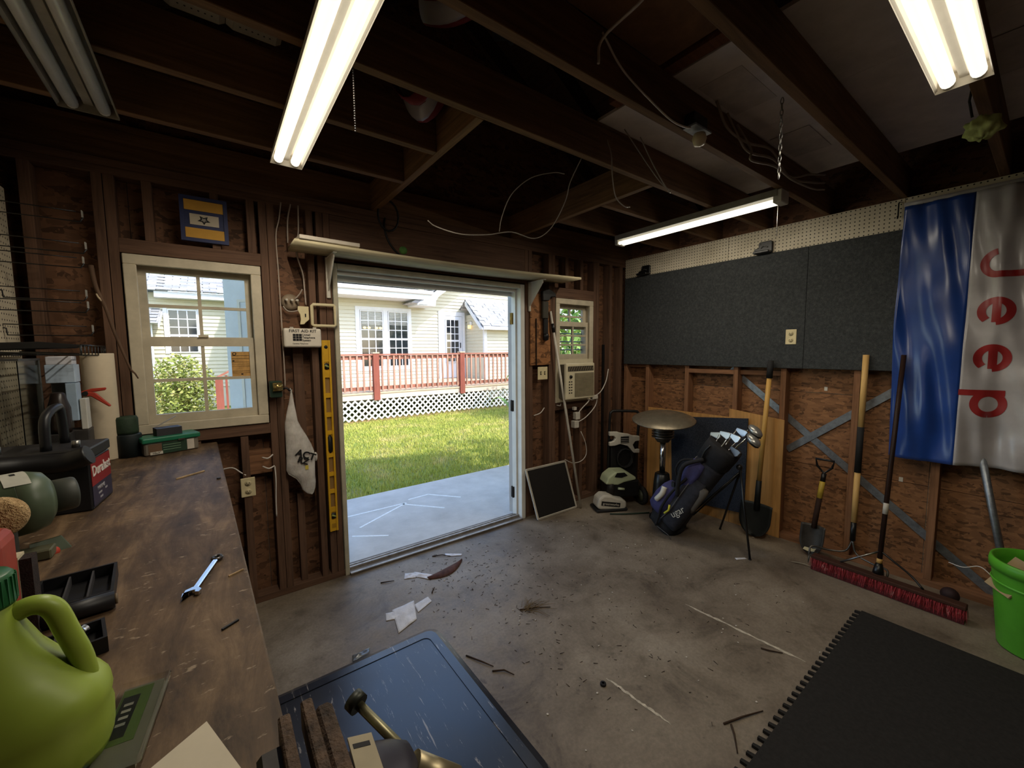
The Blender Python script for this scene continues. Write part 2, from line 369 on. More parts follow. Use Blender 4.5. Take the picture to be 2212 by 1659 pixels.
# ---------------- right wall
wr = struct('wall_right', label='stud wall with orange strand board sheathing and metal cross bracing')
for y0, y1 in ((2.89,1.66), (1.66,.44), (.44,-.78), (-.78,-2.7)):
    for z0, z1 in ((0,.62),(.62,1.18),(1.18,2.46)) if y0 > .4 else ((0,1.2),(1.2,2.46)):
        fin(B((XS, y1+.0015, z0+.002), (XS+.014, y0-.0015, z1-.002)), 'sheathing_panel', M['osb_right'], wr)
for y in (2.75, 2.477, 2.046, 1.603, 1.244, .794, .385, -.03, -.45, -.87, -1.3, -1.75, -2.2, -2.58):
    fin(B((XB, y, .04), (XS-.002, y+.038, 2.385)), 'stud', M['stud'][2], wr, bevel=.0015)
fin(B((XB, 2.79, 0), (XS-.002, YN, .039)), 'bottom_plate', M['stud'][1], wr)
fin(B((XB, 2.79, 2.386), (XS-.002, YN, 2.46)), 'top_plate', M['stud'][1], wr)
fin(B((XB+.002, 1.642, 1.30), (XB+.04, 2.045, 1.338)), 'blocking', M['stud'][1], wr)
fin(B((XB+.04, 1.283, 1.30), (XB+.078, 1.602, 1.338)), 'blocking', M['stud'][1], wr)
fin(B((XB+.03, 2.516, 1.335), (XB+.06, 2.749, 1.365)), 'blocking', M['stud'][1], wr)
for p0, p1 in (((XS-.008,1.70,1.345), (XS-.008,.10,.02)), ((XS-.012,.62,1.235), (XS-.012,1.24,.71))):
    fin(MB().beam(p0, p1, .05, .003, (1,0,0)), 'metal_brace', M['galv'], wr)
for y, z in ((1.0,1.20),(.56,.62)): fin(B((XS-.004, y, z), (XS-.0005, y+.02, z+.03)), 'paper_scrap', M['dirtywhite'], wr)
# perforated hardboard strip above the felt
pg = struct('trim_1', label='cream perforated hardboard strip along the top of the right wall')
for y0, y1 in ((2.785,1.72),(1.717,.63),(.627,-.6),(-.603,-1.8)): fin(B((XB-.006, y1, 1.40), (XB-.0005, y0, 2.46)), 'hardboard_panel', M['peg'], pg)

# ---------------- left wall, wall behind the viewer
fin(B((XS+.016, -2.75, -.1), (XS+.04, 2.95, 2.62)), 'cladding_board', clad, wr)
wl = struct('wall_left', label='dark left wall behind the workbench with perforated hardboard')
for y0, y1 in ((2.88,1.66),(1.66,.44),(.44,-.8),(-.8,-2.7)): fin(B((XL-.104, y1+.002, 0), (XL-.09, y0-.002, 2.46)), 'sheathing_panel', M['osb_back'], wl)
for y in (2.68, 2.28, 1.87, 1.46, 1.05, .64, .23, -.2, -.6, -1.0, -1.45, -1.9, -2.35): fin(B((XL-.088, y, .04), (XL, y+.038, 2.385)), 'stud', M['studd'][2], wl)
fin(B((XL-.088, YN, 2.386), (XL, 2.78, 2.46)), 'top_plate', M['studd'][1], wl)
fin(B((XL+.001, 2.52, 1.05), (XL+.007, 2.775, 2.24)), 'hardboard_panel', M['peg'], wl)
fin(B((XL+.001, 1.2, 1.05), (XL+.007, 2.517, 2.24)), 'hardboard_panel', M['peg'], wl)
fin(B((XL-.135, -2.75, -.1), (XL-.106, 2.95, 2.62)), 'cladding_board', clad, wl)
wn = struct('wall_front', label='plain stud wall behind the viewer')
fin(B((XL-.1, YN-.02, 0), (XS, YN, 2.46)), 'sheathing_panel', M['osb_back'], wn)
for i in range(10): fin(B((XL+.1+i*.42, YN+.001, .04), (XL+.138+i*.42, YN+.088, 2.46)), 'stud', M['studd'][2], wn)

# ---------------- ceiling joists and roof
ce = struct('ceiling', label='open ceiling joists with a framed hatch in front of the door')
ZJ = 2.462; JH = .184
jm = wood((116,86,60), 0)
JY = (2.265, 1.855, 1.458, 1.056, .657, .25, -.15, -.55, -.95, -1.35, -1.75, -2.15)
HX = (.91, 2.075)
for i, y in enumerate(JY):
    if i < 2:
        for x0, x1 in ((XL-.05, HX[0]-.001), (HX[1]+.039, XS)): fin(B((x0, y-.038, ZJ), (x1, y, ZJ+JH)), 'joist', jm, ce, bevel=.002)
    else: fin(B((XL-.05, y-.038, ZJ), (XS, y, ZJ+JH)), 'joist', jm, ce, bevel=.002)
for x in HX: fin(B((x, 1.459, ZJ), (x+.038, 2.86, ZJ+JH)), 'hatch_trimmer', wood((126,94,64), 1), ce, bevel=.002)
fin(B((XL-.05, 2.822, ZJ), (HX[0]-.001, 2.86, ZJ+JH)), 'end_joist', jm, ce); fin(B((HX[1]+.039, 2.822, ZJ), (XS, 2.86, ZJ+JH)), 'end_joist', jm, ce)
fin(B((HX[0]+.04, 2.822, ZJ+.0), (HX[1]-.002, 2.86, ZJ+JH)), 'end_joist', jm, ce)
rf = struct('roof_1', label='dark underside of the gable roof')
rx, rzp = 1.485, 4.1; rdm = wood((70,50,38), 1); rsh = pl((120,116,112), .9, var=.3, scale=30)
for sx, xe in ((-1, XL-.2), (1, XS+.2)):
    ze = 2.60
    u = Vector((xe-rx, 0, ze-rzp)); nrm = Vector((-u.z, 0, u.x)); nrm = nrm if nrm.z > 0 else -nrm; nrm.normalize()
    A = Vector((rx,0,rzp)); E_ = Vector((xe,0,ze))
    def slab(y0, y1, o, t, nm, m):
        vs = []
        for yy in (y0, y1):
            for q in (A, E_):
                for k in (o, o+t): vs.append(Vector((q.x, yy, q.z))+nrm*k)
        fin(MB()._add(vs, [(0,1,3,2),(4,6,7,5),(0,2,6,4),(1,5,7,3),(0,4,5,1),(2,3,7,6)]), nm, m, rf)
    slab(-2.9, 3.2, .141, .015, 'roof_deck', rdm); slab(-2.95, 3.22, .158, .008, 'shingle_layer', rsh)
    for i in range(15): slab(2.82-i*.406, 2.858-i*.406, 0, .14, 'rafter', rdm)
fin(MB().beam((rx, -2.7, rzp+.05), (rx, 3.0, rzp+.05), .03, .2), 'ridge_board', rdm, rf); fin(MB().prism([(-.3,0),(0,.2),(.3,0),(.3,.02),(0,.225),(-.3,.02)], (rx,-2.95,rzp-.005), (1,0,0), (0,0,1), (0,6.2,0)), 'ridge_cap', rsh, rf)
fin(MB().prism([(XL-.2,2.6),(XL-.2,2.755),(rx,4.26),(XS+.2,2.755),(XS+.2,2.6)], (0,YS,0), (1,0,0), (0,0,1), (0,.03,0)), 'gable_sheathing', M['osb_back'], wb)
fin(MB().prism([(XL-.2,2.46),(XL-.2,2.755),(rx,4.26),(XS+.2,2.755),(XS+.2,2.46)], (0,YN,0), (1,0,0), (0,0,1), (0,-.03,0)), 'gable_sheathing', M['osb_back'], wn)
for s_ in (XL-.104, XS): fin(B((s_, YN, 2.46), (s_+.014, YS+.03, 2.885)), 'frieze_board', M['osb_back'], rf)

# ---------------- window 1: double hung, two by two panes in each sash
def window(name, x0, x1, z0, z1, label, cols=2, ac=False):
    w = struct(name, ((x0+x1)/2, YA, z0), label); om = M['oldpaint']; t = .05
    for a_, b_, nm in (((x0,YA-.012,z0),(x1,YA+.008,z0+t),'casing'), ((x0,YA-.012,z1-t),(x1,YA+.008,z1),'casing'), ((x0,YA-.012,z0+t),(x0+t,YA+.008,z1-t),'casing'), ((x1-t,YA-.012,z0+t),(x1,YA+.008,z1-t),'casing')):
        fin(B(a_, b_), nm, om, w, bevel=.003)
    i0, i1, k0, k1 = x0+.035, x1-.035, z0+.035, z1-.035
    for a_, b_ in (((i0-.015,YA+.01,k0-.015),(i1+.015,YA+.125,k0)), ((i0-.015,YA+.01,k1),(i1+.015,YA+.125,k1+.015)), ((i0-.015,YA+.01,k0),(i0,YA+.125,k1)), ((i1,YA+.01,k0),(i1+.015,YA+.125,k1))):
        fin(B(a_, b_), 'jamb', om, w)
    return w, i0, i1, k0, k1
def sash(w, x0, x1, z0, z1, y, rail, cols, rows, m=None, g=True):
    m = m or M['oldpaint']; st = .042; mw = .016
    s = MB(); s.box((x0,y,z0),(x1,y+.03,z0+rail[0])); s.box((x0,y,z1-rail[1]),(x1,y+.03,z1)); s.box((x0,y,z0+rail[0]),(x0+st,y+.03,z1-rail[1])); s.box((x1-st,y,z0+rail[0]),(x1,y+.03,z1-rail[1]))
    so = fin(s, 'sash', m, w)
    gx0, gx1, gz0, gz1 = x0+st, x1-st, z0+rail[0], z1-rail[1]; dx = (gx1-gx0)/cols; dz = (gz1-gz0)/rows
    for i in range(1, cols): fin(B((gx0+dx*i-mw/2,y+.004,gz0),(gx0+dx*i+mw/2,y+.026,gz1)), 'muntin', m, so)
    for j in range(1, rows): fin(B((gx0,y+.005,gz0+dz*j-mw/2),(gx1,y+.025,gz0+dz*j+mw/2)), 'muntin', m, so)
    for i in range(cols):
        for j in range(rows): fin(B((gx0+dx*i+mw/2,y+.0135,gz0+dz*j+mw/2),(gx0+dx*(i+1)-mw/2,y+.0155,gz0+dz*(j+1)-mw/2)), 'pane', M['glass'], so)
w1, i0, i1, k0, k1 = window('window_1', *W1, 'white painted double hung window with four panes per sash above the workbench')
zm = 1.585
sash(w1, i0, i1, zm-.02, k1, YA+.06, (.035,.04), 2, 2); sash(w1, i0, i1, k0, zm+.02, YA+.018, (.06,.05), 2, 2)
fin(B((-.06, YA+.006, zm+.02), (-.015, YA+.03, zm+.032)), 'latch', M['oldpaint'], w1)
w2, i0, i1, k0, k1 = window('window_2', *W2, 'small white window with barred panes above the air conditioner')
sash(w2, i0, i1, 1.72, k1, YA+.06, (.05,.05), 2, 2); sash(w2, i0, i1, 1.45, 1.79, YA+.018, (.03,.045), 2, 3)
for z in (1.52, 1.60, 1.68): fin(MB().cyl((i0, YA+.115, z), (i1, YA+.115, z), .006, n=8), 'security_bar', M['galv'], w2)
fin(B((i0, YA+.02, 1.40), (i1, YA+.05, 1.45)), 'filler_strip', M['oldpaint'], w2)

# ---------------- double door
dr = struct('door_1', (1.42, YA, 0), 'open white double door with weathered threshold')
wp = M['whitepaint']; x0, x1, _, zt = D1
gj = pl((186,178,156), .6, var=.12)
for a_, b_, m_ in (((x0-.016,YA-.012,0),(x0+.012,YA+.13,zt+.03), gj), ((x1-.03,YA-.012,0),(x1+.014,YA+.13,zt+.03), wp)): fin(B(a_, b_), 'jamb', m_, dr, bevel=.003)
fin(B((x0+.013,YA-.012,zt-.005),(x1-.031,YA+.13,zt+.03)), 'head_jamb', gj, dr, bevel=.003)
fin(B((x0+.013,YA+.05,zt-.03),(x1-.031,YA+.075,zt-.006)), 'stop', wp, dr); fin(B((x1-.045,YA+.05,.03),(x1-.031,YA+.075,zt-.03)), 'stop', wp, dr); fin(B((x0+.013,YA+.05,.03),(x0+.024,YA+.075,zt-.03)), 'stop', wp, dr)
fin(B((x0+.013,YA+.125,zt-.06),(x1-.031,YA+.14,zt+.05)), 'brick_mould', wp, dr)
alu = pl((158,150,140), .45, .5, .25, 25)
fin(B((x0+.013,YA-.03,.0005),(x1-.031,YA+.13,.012)), 'threshold', wood((120,112,104), 0), dr); fin(B((x0+.013,YA-.035,.0125),(x1-.031,YA-.012,.02)), 'threshold_lip', alu, dr); fin(B((x0+.013,YA+.03,.0125),(x1-.031,YA+.05,.03)), 'threshold_ridge', alu, dr); fin(B((x0+.013,YA+.075,.0125),(x1-.031,YA+.09,.024)), 'threshold_ridge', alu, dr)
for zz, m_ in ((1.80, 'brass'), (1.02, 'darkiron'), (.22, 'darkiron')):
    fin(B((x1-.05,YA+.1,zz-.05),(x1-.0305,YA+.105,zz+.05)), 'hinge', M[m_], dr); fin(MB().cyl((x1-.036,YA+.128,zz-.05),(x1-.036,YA+.128,zz+.05), .008, n=8), 'hinge_pin', M[m_], dr)
def leaf(hx, sx):
    a = math.radians(41); T = Matrix.Translation((hx, YA+.15, 0)) @ Matrix.Rotation(a if sx > 0 else PI-a, 4, 'Z')
    lm = MB(T).box((0,-.022,.02),(.745,.022,2.02)); lf = fin(lm, 'door_leaf', pl((216,222,228), .5, var=.04), dr)
    for za, zb in ((.18,.86),(1.0,1.36),(1.46,1.88)):
        for xa, xb in ((.1,.33),(.42,.65)):
            for sy in (-.026,.0215):
                p = MB(T); t = .018
                p.box((xa,sy,za),(xb,sy+.0045,za+t)); p.box((xa,sy,zb-t),(xb,sy+.0045,zb)); p.box((xa,sy,za+t),(xa+t,sy+.0045,zb-t)); p.box((xb-t,sy,za+t),(xb,sy+.0045,zb-t))
                fin(p, 'panel_moulding', M['whitepaint'], lf)
leaf(x0-.0, -1); leaf(x1-.025, 1)
# ================================================================== LIGHT FIXTURES AND CEILING CLUTTER
def emitter(par, p, power, across, tilt):
    # a pair of wide emitters under the tubes, each turned a little to one side
    for sg in (-1, 1):
        ld = bpy.data.lights.new('tube_emitter', 'SPOT'); ld.energy = power/2; ld.spot_size = PI; ld.spot_blend = .6; ld.shadow_soft_size = 0; ld.color = (1,.90,.73)
        o = bpy.data.objects.new('tube_emitter', ld); COL.objects.link(o); o.parent = par; o.location = Vector(p)-WO[par.name]
        d = Vector(across)*sg*math.sin(tilt)+Vector((0,0,-math.cos(tilt))); o.rotation_euler = d.to_track_quat('-Z', 'Y').to_euler()
def shop_light(name, label, x0, x1, y0, y1, z, lit, along, cord=True, group=None, rm=None):
    """two-tube hanging shop light; z = lower rim"""
    cx, cy = (x0+x1)/2, (y0+y1)/2; t = thing(name, label, 'ceiling light', (cx, cy, z), group)
    Ln = (y1-y0) if along == 'y' else (x1-x0); w = (x1-x0) if along == 'y' else (y1-y0)
    T = Matrix.Translation((cx, cy, z)) @ (Matrix.Rotation(PI/2, 4, 'Z') if along == 'y' else Matrix.Identity(4))
    rm = rm or (M['enamel'] if lit else M['enamel_old']); h = Ln/2; hw = w/2
    # reflector trough: ribbed cross-section swept along its length, plus end plates
    prof = [(-hw,0),(-hw,.006),(-hw*.92,.012),(-hw*.86,.05),(-hw*.25,.05),(-hw*.16,.028),(hw*.16,.028),(hw*.25,.05),(hw*.86,.05),(hw*.92,.012),(hw,.006),(hw,0)]
    up = [(-hw*.9,.053),(hw*.9,.053)]
    mb = MB(T); n = len(prof); vs = [(-h,y,zz) for y, zz in prof]+[(h,y,zz) for y, zz in prof]
    mb._add(vs, [(i, i+1, n+i+1, n+i) for i in range(n-1)]); vs2 = [(x,y*1.005,zz+.0025) for x, y, zz in vs]; mb._add(vs2, [(i, i+1, n+i+1, n+i) for i in range(n-1)])
    fin(mb, 'reflector', rm, t)
    for s in (-1, 1):
        fin(MB(T).prism([(-hw,0),(hw,0),(hw,.006),(hw*.86,.053),(-hw*.86,.053),(-hw,.006)], (s*h,0,0), (0,1,0), (0,0,1), (s*.002,0,0)), 'end_plate', rm, t)
    fin(MB(T).box((-h*.95,-hw*.35,.054),(h*.95,hw*.35,.06)), 'ballast_channel', rm, t)
    r = min(.019, hw*.3)
    for s in (-1, 1):
        y = s*hw*.52
        fin(MB(T).cyl((-h+.022,y,.018),(h-.022,y,.018), r, n=12), 'tube', M['lit'] if lit else M['deadtube'], t)
        for e in (-1, 1): fin(MB(T).cyl((e*(h-.004),y,.018),(e*(h-.021),y,.018), r*.9, n=12), 'socket', M['dirtywhite'], t)
    if lit:
        for i in range(6):                               # the lamp's own light: emitters along the tubes, shining down out of the trough
            emitter(t, T @ Vector((-h+(i+.5)*Ln/6, 0, -.02)), SPOT*Ln/1.22, (1,0,0) if along == 'y' else (0,1,0), math.radians(7))
    return t, T
shop_light('shop_light', 'lit two-tube shop light with pull chain hanging over the workbench window', .262, .395, 1.01, 2.23, 2.398, True, 'y', group='two-tube shop lights')
shop_light('shop_light', 'unlit dusty two-tube shop light in the dark corner above the pegboard', -.395, -.235, .94, 2.165, 2.398, False, 'y', group='two-tube shop lights')
shop_light('shop_light', 'lit two-tube shop light beside the green cloth under the white panels', .865, 2.083, .176, .31, 2.398, True, 'x', group='two-tube shop lights')
# narrow strip near the right wall
t = thing('strip_light', 'narrow glowing strip light running towards the door above the pegboard', 'ceiling light', (2.80,1.64,2.385))
for x in (2.765, 2.815): fin(MB().cyl((x,1.07,2.40),(x,2.22,2.40), .013, n=10), 'tube', M['litw'], t)
fin(B((2.735,1.045,2.421),(2.85,2.245,2.46)), 'housing', M['enamel_old'], t)
for i in range(6): emitter(t, (2.79,1.165+i*.19,2.378), SPOT*.75, (1,0,0), math.radians(20))
for y0, y1 in ((1.02,1.068),(2.222,2.25)): fin(B((2.74,y0,2.385),(2.845,y1,2.46)), 'end_cap', M['dirtywhite'], t, bevel=.004)
fin(MB().cyl((2.80,1.06,2.384),(2.80,1.06,2.20), .0022, n=6), 'pull_cord', M['cable'], t)
# beaded pull chain of the bench light
mb = MB()
for i in range(26): mb.ball((.40+.0*i, 1.36, 2.40-i*.0075), .003, 6, 4)
tag(fin(mb, 'pull_chain', M['darkiron']), 'beaded pull chain hanging beside the lit bench light', 'chain')
# link chain hanging from a joist
t = thing('hanging_chain', 'thin steel link chain dangling from the joist by white panels', 'chain', (1.79,.68,2.2)); 
for i in range(14):
    c = Vector((1.79,.68,2.455-i*.021)); ax = Vector((1,0,0)) if i % 2 else Vector((0,1,0))
    pts = [c+ax*(.005*math.cos(a))+Vector((0,0,.0135*math.sin(a))) for a in [k*PI/5 for k in range(10)]]
    fin(MB().tube(pts, .0018, 5, closed=True), 'chain_link', M['steel'], t)
# white panels lying on top of the joists
pw = pl((216,206,196), .8, var=.1, scale=6); grp = 'white sheets laid across the ceiling joists'
for k, (x0, x1, y0, y1, lab) in enumerate((
    (1.60,2.33,.70,1.43,'white sheet on the joists nearest the wire junction box'), (2.335,3.22,.70,1.43,'white sheet on the joists above the narrow strip light'),
    (1.60,2.20,-.05,.69,'white sheet on the joists between chain and lit right light'), (2.205,3.28,-.05,.69,'white sheet on the joists above the green cloth'),
    (1.0,2.2,-.9,-.06,'white sheet on the joists at the top right edge'), (2.205,3.28,-.9,-.06,'white sheet on the joists over the flag'))):
    s = tag(fin(B((x0,y0,2.648+.002*(k%2)),(x1,y1,2.662+.002*(k%2))), 'ceiling_sheet', pw), lab, 'panel', grp)
    fin(B((x0+.16,y0+.12,2.6465),(x0+.5,y0+.30,2.6478)), 'embossed_panel', pl((198,188,178), .8), s)
# cardboard and cloth stored between the joists
card = pl((120,86,56), .85, var=.2)
tag(fin(B((.98,.70,2.648),(1.5,1.02,2.80)), 'cardboard_box', card, bevel=.004), 'brown cardboard box lying on the joists by the white cable', 'box')
tag(fin(B((1.53,.68,2.648),(1.59,1.3,2.72)), 'cardboard_flap', wood((110,70,44), 0)), 'dark brown board lying on the joists beside the white sheets', 'board')
def wad(name, c, r, mat, label, cat, seed, parent=None):
    rnd = random.Random(seed); mb = MB(); c = Vector(c)
    ph = [rnd.uniform(0,6) for _ in range(6)]
    def fn(u, v):
        a = 2*PI*u; b = PI*v; k = 1+.12*math.sin(5*a+ph[0]+3*b)+.09*math.sin(9*a*1+ph[1]-4*b)+.08*math.sin(7*b+ph[2])
        return c+Vector((r[0]*k*math.sin(b)*math.cos(a), r[1]*k*math.sin(b)*math.sin(a), r[2]*k*math.cos(b)))
    mb.grid(fn, 28, 14); o = fin(mb, name, mat)
    return tag(o, label, cat)
wad('folded_cloth', (1.20,1.17,2.70), (.14,.09,.04), pl((44,66,88), .9, var=.3, scale=20), 'bundle of faded blue cloth stuffed above the second joist', 'cloth', 3)
wad('dark_bundle', (.93,1.22,2.71), (.11,.11,.05), pl((34,36,42), .9, var=.3), 'dark rolled bundle lying on the joists beside the blue cloth', 'bundle', 4)
# striped cloth draped over the joists (red and white)
def stripes(name, c, w, d, sag, label, rot):
    t = thing(name, label, 'flag', c, 'striped flags in the ceiling')
    T = Matrix.Translation(c) @ Matrix.Rotation(rot,4,'Z'); n = 5
    for i in range(n):
        def fn(u, v, i=i):
            x = (-.5+(i+u)/n)*w; y = (v-.5)*d
            return T @ Vector((x, y+.03*math.sin(6*x/w), -sag*(1-(2*v-1)**2)+.03*math.cos(9*(x/w))))
        fin(MB().grid(fn, 4, 8, thick=(0,0,.002)), 'stripe', M['fwhite'] if i % 2 else pl((120,34,38), .7, var=.15), t)
stripes('striped_flag', (.78,1.70,2.70), .17, .24, .13, 'red and white striped flag sagging between joists beside the bench light', .5)
stripes('striped_flag', (.70,1.25,2.72), .2, .28, .04, 'red and white striped flag folded over the second joist', .5)
# perforated soffit strips stored on the joists
for c, lab in (((.02,1.655,2.668),'perforated white soffit strip on the joists left of bench light'), ((-.06,2.05,2.668),'perforated white soffit strip nearest the back wall')):
    t = thing('soffit_strip', lab, 'panel', c, 'vinyl soffit strips in the ceiling'); sm = pl((176,170,156), .5, var=.06)
    for i in range(3):
        x = c[0]-.26+i*.17; s = fin(MB().prism([(0,0),(.02,-.012),(.15,-.012),(.168,0),(.168,.003),(0,.003)], (x,c[1]-.15,c[2]), (1,0,0), (0,0,1), (0,.3,0)), 'soffit_rib', sm, t)
        if i:
            h = MB()
            for a in range(6):
                for b in range(9): h.cyl((x+.04+a*.018,c[1]-.12+b*.03,c[2]-.0128),(x+.04+a*.018,c[1]-.12+b*.03,c[2]-.0121),.003,n=6)
            fin(h, 'perforations', M['black'], s)['kind'] = 'stuff'
# wires
def wire(name, pts, r, mat, label, k=6, cat='wire', n=6): return tag(fin(MB().tube(spline(pts, k), r, n), name, mat), label, cat)
cb = M['cable']; gw = pl((150,140,128), .4, var=.1)
# hanging loop of thin wire in the hatch
wire('loose_wire', [(1.56,1.50,2.49),(1.58,1.60,2.41),(1.60,1.66,2.33),(1.58,1.75,2.21),(1.50,1.80,2.15),(1.36,1.83,2.17),(1.22,1.86,2.14),(1.08,1.90,2.13),(.98,1.98,2.17),(.94,2.0,2.20)], .0028, gw, 'thin pale wire curling down inside the dark hatch opening')
wire('loose_wire', [(1.50,1.56,2.42),(1.46,1.60,2.43),(1.36,1.66,2.40),(1.28,1.72,2.32),(1.26,1.78,2.22),(1.27,1.82,2.155)], .0022, gw, 'fine wire loop crossing the larger curl in the hatch')
wire('loose_wire', [(1.66,1.43,2.60),(1.67,1.40,2.50),(1.68,1.40,2.40),(1.72,1.41,2.31),(1.80,1.42,2.28),(1.85,1.42,2.285)], .003, gw, 'pale wire drooping below the third joist towards the header')
wire('loose_wire', [(1.72,1.36,2.62),(1.84,1.33,2.50),(1.94,1.30,2.40),(2.0,1.28,2.36),(1.97,1.27,2.35),(1.88,1.29,2.45),(1.78,1.31,2.58)], .003, gw, 'narrow hairpin of pale wire hanging beside the white sheet')
wire('ceiling_cable', [(1.20,.80,2.72),(1.15,.84,2.62),(1.13,.99,2.58),(1.12,1.00,2.50)], .005, cb, 'white cable dropping past the cardboard box to a joist')
wire('ceiling_cable', [(1.13,.992,2.60),(1.25,1.0,2.53),(1.42,.99,2.47),(1.55,.985,2.44),(1.66,.985,2.45),(1.70,.985,2.47)], .004, cb, 'grey cable sagging along the joist to the junction box')
for i, (dz, dy) in enumerate(((0,0),(.05,.01),(.09,.02))):
    wire('ceiling_cable', [(1.90+.1*i,.99,2.64-.02*i),(2.0+.1*i,.985-dy,2.55-dz*.5),(2.2,.98-dy,2.54-dz),(2.45,.97-dy,2.57-dz),(2.7,.975-dy,2.50-dz*.3),(3.0,.97-dy,2.58-dz),(3.2,.95,2.62-dz)], .006, pl((150,136,120), .6), ('upper','middle','lower')[i]+' of three grey cables snaking along the joist to the right')
# junction box on the joist
t = thing('junction_box', 'open metal junction box with wiring on the second joist', 'junction box', (1.74,.985,2.455))
fin(B((1.67,.955,2.455),(1.80,1.013,2.462)), 'cover_plate', M['galv'], t); fin(B((1.685,.97,2.463),(1.79,1.012,2.52)), 'box', M['darkiron'], t)
fin(MB().lathe([(.0,-.05),(.022,-.045),(.03,-.02),(.024,0)], (1.755,.985,2.452), n=14), 'bulb_socket', pl((178,160,128), .4), t)
# black cable with coil and green tag near the hatch corner
wire('black_cable', [(1.0,2.80,2.44),(.98,2.77,2.36),(1.01,2.765,2.26),(1.08,2.765,2.19),(1.2,2.765,2.14),(1.3,2.76,2.12)], .007, M['black'], 'black cable hanging from the hatch corner above the door')
pts = [(1.0+.07*math.cos(a), 2.74, 2.43+.10*math.sin(a)) for a in [k*PI/8 for k in range(16)]]
tag(fin(MB().tube(pts, .007, 6, closed=True), 'cable_coil', M['black']), 'coil of black cable hung at the hatch corner', 'cable coil')
# green cloth bundle hung from the joist on the right
wad('green_cloth', (2.46,.225,2.37), (.07,.05,.038), pl((176,186,116), .9, var=.2, scale=25), 'yellow-green cloth bundle tied under the ceiling at right', 'cloth', 9)
fin(MB().tube([(2.40,.25,2.40),(2.39,.26,2.46),(2.36,.25,2.52)], .004, 6), 'tie_string', M['darkiron'], bpy.data.objects['green_cloth'])
# ================================================================== BACK WALL THINGS
# shelf over the door on two brackets
t = thing('wall_shelf', 'long sagging wooden shelf with pale underside over the door', 'shelf', (1.55,2.66,2.06))
shm = wood((196,184,150), 0, var=.2)
def shf(u, v):
    x = .395+u*2.25; return Vector((x, 2.535+v*.25, 2.125-.018*math.sin(PI*u)+.012*u))
fin(MB().grid(shf, 20, 1, thick=(0,0,.019)), 'shelf_board', shm, t)
for x in (.60, 2.245):
    b = MB(); b.box((x,2.773,1.86),(x+.022,2.789,2.115)); b.prism([(2.785,1.90),(2.775,1.90),(2.60,2.085),(2.60,2.115),(2.785,2.115)], (x+.007,0,0), (0,1,0), (0,0,1), (.008,0,0)); b.box((x,2.57,2.104),(x+.022,2.785,2.1085))
    fin(b, 'bracket', M['dirtywhite'], t, bevel=.002)
s = tag(fin(MB(xf((.575,2.585,2.146), .05)).box((-.16,-.055,0),(.17,.055,.022)), 'loose_board', wood((190,180,165), 0, var=.2), bevel=.002), 'short pale board lying on the left end of the shelf', 'board')
tag(fin(MB().ball((1.05,2.62,2.185), (.028,.026,.026), 10, 6), 'green_rag', pl((70,110,50), .9, var=.3)), 'small crumpled green rag on the shelf above the door', 'rag')
# framed picture
t = thing('framed_picture', 'blue and yellow matted picture frame above the bench window', 'picture frame', (0,2.775,2.11)); z0, z1, xa, xb = 2.112, 2.345, -.10, .105
nb = pl((36,44,84), .6, var=.15); T0 = YA-.025
fin(B((xa,T0+.006,z0),(xb,YA-.001,z1)), 'backing', nb, t); 
for a_, b_ in (((xa,T0,z0),(xb,T0+.006,z0+.018)), ((xa,T0,z1-.018),(xb,T0+.006,z1)), ((xa,T0,z0+.018),(xa+.018,T0+.006,z1-.018)), ((xb-.018,T0,z0+.018),(xb,T0+.006,z1-.018))): fin(B(a_, b_), 'frame', nb, t)
ym = pl((196,146,54), .7, var=.08)
fin(B((xa+.019,T0+.003,z1-.072),(xb-.019,T0+.0055,z1-.019)), 'mat_board', ym, t); fin(B((xa+.019,T0+.003,z0+.019),(xb-.019,T0+.0055,z0+.07)), 'mat_board', ym, t)
pc = fin(B((xa+.04,T0+.002,z0+.087),(xb-.04,T0+.0055,z1-.09)), 'print', pl((190,178,158), .25, var=.06), t)
star = [(.024*math.cos(a)*(1 if k % 2 else .5)*1.2, .024*math.sin(a)*(1 if k % 2 else .5)) for k, a in enumerate([i*PI/5+PI/10 for i in range(10)])]
ring = MB().prism(star, (.0,T0+.0005,2.227), (1,0,0), (0,0,1), (0,.0012,0)); fin(ring, 'star_emblem', M['ink'], pc)
fin(MB().prism([(x*.5,y*.5) for x, y in star], (.0,T0-.0002,2.227), (1,0,0), (0,0,1), (0,.0005,0)), 'star_centre', pl((150,142,130), .5), pc)
# first aid kit
t = thing('first_aid_kit', 'white metal first aid kit box hung beside the door', 'first aid kit', (.44,2.74,1.545))
kit = fin(B((.34,2.715,1.548),(.545,2.789,1.662)), 'case', pl((216,206,190), .4, var=.06), t, bevel=.012, segs=3)
fin(B((.339,2.755,1.547),(.546,2.758,1.663)), 'lid_seam', pl((120,108,92), .6), t); 
for x in (.375,.50): fin(B((x,2.72,1.662),(x+.018,2.745,1.669)), 'latch', M['dirtywhite'], t)
U, V = (1,0,0), (0,0,1)
text('FIRST AID KIT', 'lettering', M['ink'], t, (.442,2.7142,1.645), U, V, .0245, bold=.0003)
text('United\nTelephone\nSystem', 'lettering', M['ink'], t, (.437,2.7142,1.606), U, V, .0165, 'LEFT', bold=.0003)
text('Carolina Telephone', 'lettering', M['ink'], t, (.384,2.7142,1.570), U, V, .0105, 'LEFT')
for i in range(3):
    for j in range(3): fin(B((.387+i*.0165,2.7138,1.586+j*.0145),(.402+i*.0165,2.7148,1.599+j*.0145)), 'logo_square', M['ink'], t)
